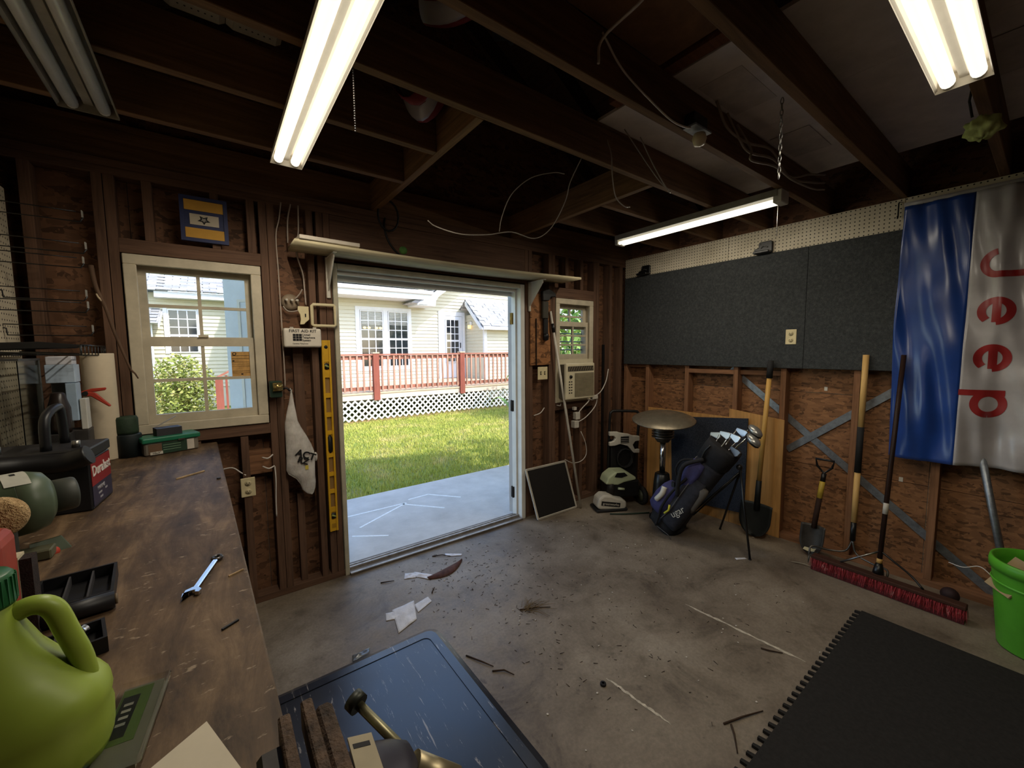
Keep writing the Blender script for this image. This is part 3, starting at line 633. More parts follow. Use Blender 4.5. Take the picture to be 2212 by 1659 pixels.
# wall switch plate with cut edge, square tube frame
t = thing('wall_plate', 'cream plastic wall plate with wavy edge next to square tube', 'wall plate', (.47,2.78,1.69))
fin(MB().prism([(.432,1.80),(.492,1.80),(.492,1.72),(.47,1.70),(.462,1.69),(.44,1.688),(.445,1.72),(.443,1.75),(.43,1.775)], (0,2.779,0), U, V, (0,.008,0)), 'plate', M['cream'], t, bevel=.002); fin(B((.468,2.776,1.735),(.475,2.7788,1.755)), 'switch', M['ink'], t)
T0 = [(.505,1.805),(.505,1.69),(.513,1.682),(.632,1.682),(.64,1.69),(.64,1.805),(.632,1.813),(.513,1.813)]
tag(fin(MB().tube([(x,2.757,z) for x, z in T0], .0095, 10, closed=True), 'square_tube_frame', pl((214,200,160), .45, var=.07)), 'cream square loop of bent tube mounted beside the door frame', 'bracket')
# ceramic wire holder with cables
t = thing('cable_clamp_plate', 'round wire clamp plate with cable ends above first aid kit', 'cable clamp', (.40,2.77,1.79))
fin(MB().lathe([(.0,0),(.05,0),(.05,.012),(.03,.02),(0,.02)], (.405,YS-.002,1.83), (0,-1,0), 20), 'disc', pl((140,122,100), .6, var=.2), t)
for dx in (-.03,0,.028): fin(MB().cyl((.405+dx,2.845,1.838),(.41+dx,2.82,1.84), .007, n=8), 'terminal', M['dirtywhite'], t)
cw = pl((176,160,146), .6, var=.1)
wire('wall_cable', [(.46,2.78,2.40),(.455,2.775,2.25),(.44,2.78,2.12),(.47,2.79,2.0),(.475,2.79,1.92),(.478,2.785,1.81)], .0045, cw, 'grey cable running down behind shelf to the cream plate')
wire('wall_cable', [(.37,2.78,2.40),(.355,2.775,2.30),(.335,2.775,2.2),(.338,2.78,2.0),(.34,2.78,1.75),(.342,2.782,1.40),(.34,2.78,1.31)], .0035, cw, 'thin cable running from the ceiling past the first aid kit')
wire('wall_cable', [(.42,2.78,2.40),(.40,2.775,2.3),(.395,2.775,2.17)], .004, cw, 'short grey cable ending at left end of the shelf')
wire('wall_cable', [(.36,2.84,1.80),(.38,2.84,1.775),(.41,2.84,1.77),(.45,2.84,1.78)], .0045, cw, 'curved cable stub below the round clamp plate')
wire('wall_cable', [(.43,2.845,1.85),(.455,2.84,1.88),(.47,2.83,1.91)], .0045, cw, 'short cable rising right from the round clamp plate')
# spirit level
t = thing('spirit_level', 'long yellow spirit level hung vertically beside the door', 'spirit level', (.58,2.78,.34))
ya = M['yellow']; xa, xb, za, zb = .553, .604, .34, 1.593
def lv(u): return xa+(u)*(.006)
holes = [(1.47,1.58,'lab'),(1.40,1.455,'vial'),(1.255,1.355,'h'),(1.13,1.225,'h'),(1.01,1.10,'h'),(.86,.985,'oval'),(.735,.835,'h'),(.62,.71,'h'),(.50,.595,'h'),(.415,.47,'vial')]
fin(B((xa,2.766,za),(xa+.011,2.788,zb)), 'edge_rail', ya, t); fin(B((xb-.011,2.766,za),(xb,2.788,zb)), 'edge_rail', ya, t); 
zz = zb
wd = M['black']; back = pl((150,116,62), .7)
for h0, h1, k in holes+[(za,za,'')]:
    fin(B((xa+.0112,2.770,h1 if k else za),(xb-.0112,2.786,zz)), 'web', ya, t); zz = h0
    if k == 'lab': fin(B((xa+.012,2.7705,h0),(xb-.012,2.785,h1)), 'label_panel', ya, t); fin(MB().lathe([(0,0),(.011,0),(.011,.001),(0,.001)], ((xa+xb)/2,2.770,1.55), (0,-1,0), 12), 'emblem', M['ink'], t)
    elif k == 'vial':
        fin(B((xa+.012,2.774,h0),(xb-.012,2.785,h1)), 'web', ya, t); v = fin(MB().lathe([(0,0),(.021,0),(.021,.004),(0,.004)], ((xa+xb)/2,2.7735,(h0+h1)/2), (0,-1,0), 18), 'vial_housing', wd, t); fin(MB().cyl((xa+.014,2.768,(h0+h1)/2+.006),(xb-.014,2.768,(h0+h1)/2-.006), .006, n=8), 'vial', pl((150,160,90), .2), v)
    elif k == 'oval': fin(B((xa+.012,2.776,h0),(xb-.012,2.786,h1)), 'web', ya, t); fin(MB().lathe([(0,0),(1,0),(1,.005),(0,.005)], ((xa+xb)/2,2.7755,(h0+h1)/2), (0,-1,0), 20, sx=.018, sy=.06), 'grip_hole', wd, t)
    elif k: fin(B((xa+.012,2.782,h0),(xb-.012,2.785,h1)), 'slot_back', back, t)
fin(B((xa+.013,2.7698,.36),(xb-.013,2.7702,.39)), 'imprint', pl((170,128,30), .6), t)
# tape/pencil sharpener box and carrier bag on its hook
t = thing('sharpener', 'green metal sharpener with glossy drum beside the window', 'sharpener', (.29,2.75,1.25))
fin(B((.255,2.72,1.252),(.318,2.789,1.35)), 'housing', pl((40,58,46), .35, var=.2), t, bevel=.005); fin(MB().cyl((.268,2.715,1.315),(.318,2.715,1.315), .026, n=16), 'drum', pl((170,150,96), .2, .8), t); fin(MB().tube([(.318,2.75,1.30),(.345,2.745,1.305),(.36,2.74,1.285)], .006, 6), 'crank', M['black'], t)
bagm = N('white carrier bag'); _n1 = bagm.noise(bagm.coord((1,1,1)), 14, 4); bagm.base(bagm.ramp(_n1, [(.3, L((176,168,160))), (.7, L((226,220,212)))]), .4, 0, .5); bagm.p.inputs['Subsurface Weight'].default_value = .08; bagm.bump(bagm.noise(bagm.coord((1,1,.5)), 22, 3), .6, .01)
t = thing('carrier_bag', 'white plastic carrier bag with black print hanging on the wall', 'plastic bag', (.41,2.73,.62))
outl = [(1.275,.362,.372),(1.22,.352,.378),(1.16,.338,.386),(1.10,.325,.394),(1.06,.322,.410),(1.0,.322,.44),(.94,.322,.465),(.90,.322,.476),(.84,.32,.478),(.80,.318,.476),(.775,.33,.476),(.74,.37,.476),(.70,.392,.478),(.665,.40,.474),(.635,.425,.464),(.625,.45,.455)]
def bagf(u, v):
    k = v*(len(outl)-1); i = min(int(k), len(outl)-2); f = k-i; z = outl[i][0]*(1-f)+outl[i+1][0]*f; l = outl[i][1]*(1-f)+outl[i+1][1]*f; r = outl[i][2]*(1-f)+outl[i+1][2]*f
    th = 2*PI*u; c = (l+r)/2; hw = (r-l)/2; d = .004+.022*math.sin(PI*min(1, v*1.1))
    return Vector((c-hw*math.cos(th), 2.745+d*math.sin(th)*-1+.006*math.sin(9*u+11*v)*math.sin(PI*v), z))
fin(MB().grid(bagf, 28, 30), 'bag_body', bagm.m, t)
fin(MB().tube([(.362,2.745,1.275),(.363,2.755,1.30),(.372,2.765,1.29),(.368,2.748,1.272)], .004, 6), 'bag_handle', bagm.m, t)
fin(MB().ball((.484,2.75,.86), (.012,.012,.03), 8, 6), 'bag_knot', bagm.m, t)
text('ACT', 'print', M['ink'], t, (.424,2.7175,.885), (.86,0,-.42), (.36,0,.93), .058, bold=.002); text('RZ', 'print', M['ink'], t, (.408,2.7165,.852), (.86,0,-.42), (.36,0,.93), .05, bold=.002)
fin(B((.418,2.7185,.795),(.436,2.7192,.82)), 'yellow_print', pl((220,200,90), .6), t)
# duplex outlets
def outlet(name, lab, c, n, kind='duplex', par=None):
    """c = centre on the wall face, n = 'y' (back wall) or 'x' (right wall)"""
    T = Matrix.Translation(c) @ (Matrix.Identity(4) if n == 'y' else Matrix.Rotation(-PI/2, 4, 'Z')); t = thing(name, lab, 'outlet' if kind == 'duplex' else 'switch', c, None)
    fin(MB(T).box((-.036,-.006,-.057),(.036,-.0005,.057)), 'cover_plate', M['cream'], t, bevel=.003)
    if kind == 'duplex':
        for z in (-.0245,.0245):
            s = fin(MB(T).lathe([(0,0),(.0165,0),(.0165,.002),(0,.002)], (0,-.0062,z), (0,-1,0), 16), 'socket', pl((205,190,150), .5), t)
            for x in (-.0065,.0065): fin(MB(T).box((x-.0012,-.0092,z-.002),(x+.0012,-.0083,z+.007)), 'slot', M['ink'], s)
            fin(MB(T).box((-.0022,-.0092,z-.010),(.0022,-.0083,z-.006)), 'slot', M['ink'], s)
    return t, T
outlet('wall_outlet', 'cream duplex outlet low on the wall behind the workbench', (.122,YA,.728), 'y'); outlet('wall_outlet', 'cream duplex outlet set in the grey felt panel', (XB-.022,1.216,1.605), 'x')
t, T = outlet('light_switch', 'cream double light switch plate right of the door', (2.40,YA-.013,1.31), 'y', 'sw')
fin(MB(T).box((-.058,-.0065,-.058),(.058,-.0007,.058)), 'wide_plate', M['cream'], t, bevel=.003)
for x in (-.023,.023): fin(MB(T).box((x-.005,-.017,-.008),(x+.005,-.0065,.012)), 'toggle', pl((190,176,140), .5), t); fin(MB(T).box((x-.009,-.0072,-.015),(x+.009,-.0066,.017)), 'toggle_slot', M['ink'], t)
# stub cables in the lower wall
for i, (x, z, x2, z2, lab) in enumerate(((.20,.895,.255,.905,'upper short cable stub beside the carrier bag'), (.20,.84,.26,.835,'lower short cable stub beside the carrier bag'), (2.30,.93,2.42,.99,'cable stub poking out left of the white pole'), (2.58,1.0,2.63,1.01,'tiny cable stub below the air conditioner, left'), (3.02,1.02,3.10,1.03,'tiny cable stub below the air conditioner, right'))):
    wire('cable_stub', [(x,YA-.01,z),((x+x2)/2,YA-.03,(z+z2)/2-.01),(x2,YA-.015,z2)], .0045, cb, lab, 4)
wire('wall_cable', [(.262,YA-.01,.83),(.263,YA-.02,.75),(.258,YA-.012,.62),(.256,YA-.012,.52)], .004, cb, 'white cable running down from the stubs below the bag')
wire('wall_cable', [(-.02,2.84,.84),(.05,2.82,.85),(.09,2.80,.82),(.115,2.79,.80)], .004, cb, 'white cable looping to the low outlet behind the bench')
# string trimmer hung on the wall
t = thing('hanging_tool', 'black hand tool hung on the patch panel right of the door', 'hand tool', (2.42,2.75,1.62))
fin(MB().prism([(2.37,2.04),(2.45,2.07),(2.53,2.03),(2.535,2.0),(2.47,1.995),(2.45,1.96),(2.375,1.955)], (0,2.735,0), U, V, (0,.035,0)), 'head', M['black'], t, bevel=.006)
fin(B((2.378,2.742,1.80),(2.448,2.772,1.955)), 'body', pl((56,52,40), .6, var=.2), t, bevel=.006); fin(B((2.392,2.738,1.66),(2.442,2.77,1.80)), 'grip', M['black'], t, bevel=.008); fin(MB().lathe([(0,-.05),(.024,-.04),(.028,0),(.022,.02)], (2.418,2.75,1.65), n=12), 'nozzle', M['blackm'], t)
# long white pole leaning
t = thing('white_pole', 'long white pole leaning against the wall beside the switch', 'pole', (2.735,2.62,0))
fin(MB().cyl((2.755,2.63,.01),(2.487,2.765,1.87), .0115, n=12), 'shaft', M['dirtywhite'], t); fin(MB().cyl((2.5035,2.756,1.76),(2.514,2.751,1.68), .0165, n=12), 'clip', M['blackm'], t)
# air conditioner in the window
t = thing('air_conditioner', 'cream window air conditioner under the small barred window', 'air conditioner', (2.84,2.72,1.075))
ac = pl((214,203,172), .45, var=.06); ad = pl((96,90,78), .5, var=.1); x0, x1, y0, z0, z1 = 2.590, 2.975, 2.665, 1.055, 1.395
fin(B((x0+.012,y0+.03,z0+.012),(x1-.012,3.2,z1-.012)), 'body', ad, t); fin(B((x0,y0,z0),(x1,y0+.032,z1)), 'front_panel', ac, t, bevel=.012, segs=2)
for i in range(17): fin(B((x0+.115,y0-.004,z0+.028+i*.0128),(x1-.018,y0+.001,z0+.0345+i*.0128)), 'grille_slat', pl((170,158,128), .5), t)
fin(B((x0+.112,y0-.0012,z0+.022),(x1-.015,y0-.0002,z0+.246)), 'grille_back', pl((90,82,66), .7), t)
fin(B((x0+.022,y0-.0015,z0+.265),(x1-.02,y0-.0002,z0+.312)), 'vent_back', pl((60,54,44), .7), t)
for i in range(11): fin(MB(xf((x0+.04+i*.031,y0-.004,z0+.289),0,0,.5)).box((-.002,-.003,-.021),(.002,.003,.021)), 'louvre', pl((120,110,90), .5), t)
for i in range(5): fin(B((x0+.036,y0-.003,z0+.06+i*.026),(x0+.05,y0-.0002,z0+.07+i*.026)), 'button', M['ink'], t); fin(B((x0+.064,y0-.003,z0+.06+i*.026),(x0+.078,y0-.0002,z0+.07+i*.026)), 'button', M['ink'], t)
fin(MB().lathe([(0,0),(.016,0),(.014,.012),(0,.012)], (x0+.058,y0,z0+.215), (0,-1,0), 14), 'knob', M['blackm'], t)
fin(B((2.575,YA-.014,z0-.03),(3.07,YA-.002,z1+.035)), 'mounting_flange', ac, t)
wire('power_cord', [(2.90,2.69,1.05),(2.93,2.70,1.03),(2.92,2.70,1.01),(2.83,2.72,.93),(2.80,2.735,.86)], .0055, cb, 'white cord looping from the air conditioner to its plug')
wire('power_cord', [(2.83,2.735,.82),(2.93,2.73,.86),(3.04,2.72,.95),(3.06,2.71,1.03),(3.0,2.70,1.06)], .005, cb, 'second white cord loop right below the air conditioner')
wire('power_cord', [(2.86,2.735,.72),(2.93,2.74,.60),(2.95,2.745,.48),(2.88,2.745,.42),(2.76,2.745,.42),(2.66,2.75,.47)], .004, cb, 'thin white cord drooping below the plugs to the floor')
wire('power_cord', [(3.02,2.70,1.06),(3.15,2.735,1.10),(3.23,2.74,1.20),(3.27,2.745,1.32)], .005, cb, 'white cord rising to the right past the black bar')
for c, lab, sz in (((2.81,2.745,.88),'white plug adapter hanging under the air conditioner',(.028,.025,.035)), ((2.79,2.745,.80),'white plug box below the adapter on its cord',(.03,.028,.035)), ((3.02,2.71,1.05),'white cord switch block at lower right of the air conditioner',(.04,.018,.02)), ((2.775,2.74,.955),'small white plug beside the adapter',(.018,.018,.016))):
    tag(fin(B(tuple(c[i]-sz[i] for i in range(3)), tuple(c[i]+sz[i] for i in range(3))), 'plug', M['dirtywhite'], bevel=.005), lab, 'plug')
# insect screen leaning, black bar in the corner
t = thing('window_screen', 'dark insect screen in a thin white frame leaning by the door', 'window screen', (2.49,2.66,0)); c4 = [Vector((2.262,2.68,.004)), Vector((2.725,2.68,.004)), Vector((2.655,2.765,.46)), Vector((2.19,2.765,.45))]
c4 = [Vector((2.25,2.665,.012)), Vector((2.73,2.665,.012)), Vector((2.665,2.755,.452)), Vector((2.185,2.755,.452))]
for i in range(4): fin(MB().beam(c4[i], c4[(i+1) % 4], .016, .012, (0,1,.2)), 'frame', M['dirtywhite'], t)
fin(MB()._add([c4[0],c4[1],c4[2],c4[3]]+[p+Vector((0,.003,0)) for p in c4], [(0,1,2,3),(7,6,5,4)]), 'mesh', pl((30,26,24), .8, var=.15, scale=200), t)
tag(fin(MB().beam((3.21,2.765,0.0),(3.21,2.765,1.57), .028, .014, (0,1,0)), 'black_bar', M['blackm']), 'tall black metal bar standing against the wall near corner', 'bar')
# notice stuck to the window glass
st = tag(fin(B((.082,YA+.0285,1.383),(.170,YA+.0292,1.524)), 'window_sticker', pl((196,150,86), .7, var=.2, scale=30)), 'torn tan notice sticker with printed boxes on the window glass', 'sticker')
for z, h in ((1.50,.002),(1.484,.0018),(1.464,.0015),(1.452,.0012),(1.441,.0012),(1.412,.0014),(1.402,.0012)): fin(B((.084,YA+.0279,z),(.168,YA+.0284,z+h)), 'printed_line', M['ink'], st)
fin(MB().lathe([(.006,0),(.010,0),(.010,.0004),(.006,.0004)], (.097,YA+.0283,1.512), (0,-1,0), 14, cap=False), 'printed_seal', M['ink'], st)
for x, z in ((.086,1.468),(.125,1.391)): fin(B((x,YA+.0279,z),(x+.01,YA+.0284,z+.007)), 'printed_box', M['ink'], st)
# ================================================================== RIGHT WALL THINGS
for y0, y1, lab in ((2.778,1.132,'charcoal felt board on the right wall next to the corner'), (1.130,.36,'charcoal felt board on the right wall partly behind the flag')):
    tag(fin(B((XB-.022,y1,1.365),(XB-.007,y0,2.265)), 'felt_board', M['felt'], bevel=.002), lab, 'felt board', 'felt boards on the right wall')
for y, z, lab in ((2.53,2.262,'black plastic tool hook on the pegboard nearest the corner'), (1.43,2.262,'black plastic tool hook on the pegboard above the outlet')):
    t = thing('tool_hook', lab, 'hook', (XB-.02,y,z), 'black tool hooks on the pegboard')
    fin(MB().prism([(-.06,0),(.05,0),(.06,.008),(.06,.085),(.05,.095),(-.03,.095),(-.04,.085),(-.04,.05),(-.072,.045),(-.075,.02)], (XB-.035,y,z+.004), (0,-1,0), (0,0,1), (.02,0,0)), 'plate', M['blackm'], t, bevel=.004)
    fin(B((XB-.09,y-.055,z+.004),(XB-.0355,y+.06,z+.022)), 'ledge', M['blackm'], t, bevel=.004); fin(MB().tube(spline([(XB-.037,y-.03,z+.05),(XB-.045,y,z+.062),(XB-.037,y+.02,z+.048)], 4), .004, 6), 'wire_spring', M['steel'], t); fin(MB().ball((XB-.037,y+.026,z+.08), .005, 8, 6), 'screw', M['steel'], t)
tag(fin(MB().tube([(XB-.012,.655,2.44),(XB-.03,.655,2.43),(XB-.03,.655,2.345),(XB-.04,.655,2.335),(XB-.045,.655,2.35)], .004, 6), 'wall_hook', M['blackm']), 'thin black hook at the upper corner of the flag', 'hook')
# flag
t = thing('flag', 'blue and silver satin flag with red lettering hung sideways', 'flag', (3.53,.18,.80))
def fx(y, z):
    k = max(0, min(1, (2.40-z)/1.6)); d = (.62-y)
    w = .020*math.sin(13*d+1.6*k+.6)*(.35+.9*k)+.020*math.sin(27*d-3.2*k+1.5*math.sin(4*z))*(.2+.8*k)*(1-.4*max(0, min(1, (d-.27)/.12))**2*(3-2*max(0, min(1, (d-.27)/.12))))+.006*math.sin(61*d+9*z)*math.sin(3*z+5*d)
    w += .018*math.exp(-((d-.13-.03*k)/.035)**2)*k*-1 + .013*math.exp(-((d-.43+.05*k)/.03)**2)*-1
    w += .004*math.sin(31*z+3*d)*math.exp(-((d-.44)/.12)**2)+.003*math.sin(17*z-9*d)
    return 3.525+w*1.15
def fl_e(y, z):   # slight curve of the blue/silver seam and of the free edge
    k = (2.40-z)/1.6; return y-.012*math.sin(PI*k)*(1 if y > .5 else .5)
def stripe(y0, y1, m, nm, n=26):
    def fn(u, v):
        z = 2.395-v*(1.585+.03*((.62-(y0+(y1-y0)*u))/.9)*-1); y = y0+(y1-y0)*u; y = y+(.012 if y0 > .5 else 0)*math.sin(PI*v)*(1-u); return Vector((fx(y,z), y, z))
    fin(MB().grid(fn, n, 70, thick=(-.0012,0,0)), nm, m, t)
stripe(.622,.326,M['fblue'],'blue_field'); stripe(.326,.02,M['fwhite'],'silver_field'); stripe(.02,-.28,M['fblue'],'outer_field')
fin(MB().grid(lambda u, v: Vector((3.53,.626-.9*u,2.42-.026*v)), 10, 1, thick=(.003,0,0)), 'heading_strip', M['fwhite'], t)
def arc(cs, ct, rs_, rt, a0, a1, n=40): return [(cs+rs_*math.cos(math.radians(a0+(a1-a0)*k/n)), ct+rt*math.sin(math.radians(a0+(a1-a0)*k/n))) for k in range(n+1)]
def line(p, q, n=26): return [(p[0]+(q[0]-p[0])*k/n, p[1]+(q[1]-p[1])*k/n) for k in range(n+1)]
def letter(z0, strokes, w=.0168, y0=.283):
    mb = MB()
    for st in strokes:
        vs = []; n = len(st)
        for k, (a, b) in enumerate(st):
            p, q = st[max(0,k-1)], st[min(n-1,k+1)]; dx, dy = q[0]-p[0], q[1]-p[1]; l = math.hypot(dx, dy) or 1
            for e in (-1,-.5,0,.5,1):
                sa, ta = a-dy/l*w*e, b+dx/l*w*e; y, z = y0-ta, z0-sa; vs.append((fx(y,z)-.0032, y, z))
        mb._add(vs, [(k*5+e, k*5+e+1, (k+1)*5+e+1, (k+1)*5+e) for k in range(n-1) for e in range(4)], True)
    fin(mb, 'lettering', M['fred'], t)
E_ = [line((.018,.070),(.140,.070))+[], arc(.079,.068,.061,.054,2,320)]
letter(2.060, [line((.142,.060),(.142,.215))+[], arc(.080,.062,.062,.050,0,-175)])
letter(1.796, E_); letter(1.534, E_)
letter(1.272, [line((.016,-.046),(.016,.126)), arc(.080,.068,.060,.052,0,360)])
# plywood sheets and dark board
pw_ = wood((196,146,86), 2, var=.22, rough=.65)
tag(fin(B((3.557,1.625,.002),(3.568,2.46,.93)), 'plywood_sheet', pw_), 'wide plywood sheet against the studs behind the patio heater', 'plywood', 'plywood sheets along the right wall')
tag(fin(MB(xf((3.562,1.235,.002))).prism([(0,0),(.42,0),(.42,1.0),(0,.955)], (0,0,0), (0,1,0), (0,0,1), (.011,0,0)), 'plywood_sheet', pw_), 'pale plywood sheet standing behind the long black shovel', 'plywood', 'plywood sheets along the right wall')
tag(fin(MB(xf((3.525,1.49,.13), 0, 0, .012)).prism([(0,0),(.36,-.03),(.66,-.02),(.70,.74),(.0,.81)], (0,0,0), (0,1,0), (0,0,1), (.012,0,0)), 'felt_board', M['felt2']), 'dark blue-grey felt board resting against the plywood behind golf bag', 'board')
# patio heater
t = thing('patio_heater', 'small patio heater with dusty domed disc reflector in the corner', 'patio heater', (3.17,2.035,0)); hx, hy = 3.17, 2.035
hd = N('dusty metal disc'); _n1 = hd.noise(hd.coord((1,1,1)), 9, 6, .7); hd.base(hd.ramp(_n1, [(.35, L((124,114,96))), (.65, L((170,158,136)))]), hd.ramp(_n1, [(.4, (.55,.55,.55,1)), (.6, (.3,.3,.3,1))]), .75)
fin(MB(xf((hx,hy,.905), 0, .085, -.135)).lathe([(0,.045),(.08,.042),(.16,.032),(.22,.018),(.262,-.002),(.268,-.008),(.262,-.006),(.2,.014),(.1,.03),(0,.036)], n=40), 'reflector', hd.m, t)
br = fin(MB().lathe([(.05,.70),(.075,.735),(.082,.80),(.085,.87),(.05,.93),(.0,.93)], (hx,hy,0), n=24), 'burner', pl((92,88,78), .45, .7), t)
for i in range(5): fin(MB().lathe([(.072+.003*i,.74+i*.024),(.096,.743+i*.024),(.096,.748+i*.024),(.072+.003*i,.752+i*.024)], (hx,hy,0), n=24, cap=False), 'burner_fin', M['steel'], br)
fin(MB().cyl((hx,hy,.42),(hx,hy,.705), .024, n=18), 'post', M['chrome'], t); fin(MB().lathe([(.05,.42),(.062,.41),(.072,.33),(.08,.2),(.08,.03),(.078,.0)], (hx,hy,0), n=22), 'tank_sleeve', M['blackm'], t)
fin(MB().lathe([(0,0),(.105,0),(.10,.02),(.07,.03),(0,.03)], (hx,hy,.001), n=28), 'base_plate', M['black'], t)
# pressure washer
t = thing('pressure_washer', 'white and black electric pressure washer on wheels in the corner', 'pressure washer', (3.1,2.48,0)); P0 = Vector((3.1,2.48,0)); ud = Vector((.895,-.447,0)); vd = Vector((.447,.895,0))
WT = Matrix((ud, vd, Vector((0,0,1)))).transposed().to_4x4(); WT.translation = P0
wpl = pl((206,200,186), .4, var=.07); wgr = pl((188,196,160), .4, var=.07); bl = M['black']
fin(MB(WT).tube(spline([(-.035,.14,.12),(-.035,.12,.6),(-.035,.10,.86),(-.02,.10,.905),(.02,.10,.915),(.22,.10,.905),(.26,.10,.89),(.275,.10,.84),(.27,.12,.6),(.27,.14,.12)], 4), .014, 8), 'handle_frame', bl, t)
pnl = MB(WT).prism([(-.057,.715),(.03,.712),(.06,.70),(.15,.685),(.19,.668),(.262,.66),(.262,.615),(.215,.61),(.19,.575),(.215,.525),(.262,.53),(.262,.492),(.20,.495),(.14,.565),(.06,.59),(.0,.575),(-.055,.575),(-.055,.61),(-.01,.62),(.01,.65),(-.01,.675),(-.057,.675)], (0,.055,0), (1,0,0), (0,0,1), (0,.035,0))
po = fin(pnl, 'control_panel', wpl, t, bevel=.004); fin(MB(WT).box((.06,.05,.60),(.145,.0545,.665)), 'label_patch', bl, po)
for i in range(3): fin(MB(WT).box((.062,.048,.606+i*.018),(.143,.0498,.612+i*.018)), 'label_stripe', pl((150,146,136), .5), po)
fin(MB(WT).box((-.02,.095,.20),(.26,.16,.62)), 'hose_panel', bl, t, bevel=.01); fin(MB(WT).tube([(.12+.085*math.cos(a)*(1-.05*(k//12)), .07+.012*(k//12), .44+.095*math.sin(a)) for k, a in enumerate([i*PI/6 for i in range(48)])], .008, 6), 'hose_coil', M['rubber'], t)
hood = MB(WT); fin(hood.prism([(-.155,.245),(-.13,.31),(-.06,.36),(.06,.355),(.15,.30),(.155,.275),(.03,.255),(-.03,.232)], (0,-.10,0), (1,0,0), (0,0,1), (0,.17,0)), 'motor_hood', wgr, t, bevel=.015, segs=2)
fin(MB(WT).prism([(-.07,.315),(-.045,.352),(.03,.352),(.06,.322),(.0,.305)], (0,-.106,0), (1,0,0), (0,0,1), (0,.008,0)), 'hood_vent', bl, t)
fin(MB(WT).box((-.13,-.09,.10),(.2,.09,.27)), 'motor_body', bl, t, bevel=.02); fin(MB(WT).cyl((-.09,-.06,.12),(-.09,-.06,.25), .04, n=12), 'pump_head', M['darkiron'], t); fin(MB(WT).cyl((-.03,-.10,.20),(.03,-.10,.19), .011, n=10), 'brass_fitting', wgr, t)
fin(MB(WT).prism([(-.262,.05),(-.235,.03),(.0,.01),(.03,.035),(.028,.09),(-.01,.115),(-.07,.13),(-.12,.155),(-.2,.165),(-.245,.13)], (0,-.16,0), (1,0,0), (0,0,1), (0,.14,0)), 'front_housing', wpl, t, bevel=.018, segs=2)
fin(MB(WT).prism([(-.225,.072),(-.04,.042),(-.035,.082),(-.22,.112)], (0,-.163,0), (1,0,0), (0,0,1), (0,.004,0)), 'name_plate', M['ink'], t)
text('greenworks', 'lettering', M['dirtywhite'], t, WT @ Vector((-.13,-.1636,.077)), ud*.988+Vector((0,0,-.155)), Vector((0,0,1)), .034)
fin(MB(WT).box((-.27,-.17,.003),(.04,.02,.03)), 'bumper', M['rubber'], t, bevel=.01)
for x in (.245,-.10):
    wv = .12 if x < 0 else -.03
    w_ = fin(MB(WT).lathe([(.0,-.02),(.07,-.02),(.09,-.016),(.09,.016),(.07,.02),(0,.02)], (x if x>0 else .27,wv,.092), (1,.15,0), 26), 'wheel', M['rubber'], t)
    fin(MB(WT).lathe([(0,.0),(.055,.0),(.06,.006),(0,.008)], (x-.02 if x>0 else .25,wv-.003,.092), (-1,-.15,0), 20), 'hub_cap', pl((70,74,58), .5, var=.2), w_)
tag(fin(MB().tube(spline([(2.86,2.36,.008),(2.98,2.27,.008),(3.10,2.20,.008),(3.17,2.16,.008)], 5), .007, 6), 'green_hose', pl((28,48,36), .6)), 'short dark green hose lying on the floor before the washer', 'hose')
# golf bag with clubs
t = thing('golf_bag', 'black and purple golf stand bag leaning with its legs out', 'golf bag', (3.0,1.86,0)); A0 = Vector((3.0,1.875,.06)); A1 = Vector((3.03,1.425,.80)); ax = (A1-A0).normalized()
side = Vector((-1,0,0)); side = (side-ax*side.dot(ax)).normalized(); oth = side.cross(ax)     # side faces the room
nav = pl((42,42,50), .85, var=.25, scale=25, bump=.2); pur = pl((62,60,104), .8, var=.2, scale=25, bump=.2); blk = pl((30,29,32), .85, var=.25, scale=25, bump=.2); gry = pl((92,86,80), .85, var=.15)
def bagrings(st, m, nm, par, n=26, off=0):
    vs = []; fs = []
    for (h, r1, r2, o1, o2) in st:
        for k in range(n):
            a = 2*PI*k/n; ca, sa = math.cos(a), math.sin(a); e = .75
            vs.append(A0+ax*h+side*(o1+r1*math.copysign(abs(ca)**e, ca))+oth*(o2+r2*math.copysign(abs(sa)**e, sa)))
    for i in range(len(st)-1):
        for k in range(n): fs.append((i*n+k, i*n+(k+1) % n, (i+1)*n+(k+1) % n, (i+1)*n+k))
    mb = MB()._add(vs, fs, True); mb.f.append(list(range(n))); mb.sm.append(False); mb.f.append([len(vs)-n+k for k in range(n)]); mb.sm.append(False)
    return fin(mb, nm, m, par)
LB = (A1-A0).length
bagrings([(0,.10,.115,0,0),(.03,.112,.125,0,0),(.12,.11,.122,0,0),(.45,.098,.108,0,0),(.66,.10,.11,0,0),(.70,.104,.114,0,0)], nav, 'bag_body', t)
bagrings([(.70,.108,.118,0,0),(LB-.06,.112,.122,0,0),(LB,.108,.118,0,0)], blk, 'collar', t); bagrings([(-.02,.116,.128,0,0),(.02,.122,.134,0,0),(.075,.118,.13,0,0)], blk, 'base_cup', t)
bagrings([(.09,.02,.06,.112,.085),(.13,.05,.085,.11,.09),(.24,.055,.09,.105,.09),(.33,.045,.08,.10,.085),(.39,.015,.06,.095,.08)], pur, 'side_pocket', t)
bagrings([(.07,.02,.07,.11,-.05),(.12,.055,.085,.11,-.045),(.3,.06,.085,.10,-.04),(.46,.05,.08,.095,-.03),(.55,.015,.06,.09,-.03)], nav, 'front_pocket', t)
bagrings([(.42,.012,.05,.105,.045),(.46,.04,.065,.10,.045),(.60,.04,.06,.098,.045),(.67,.012,.05,.10,.045)], pur, 'upper_pocket', t)
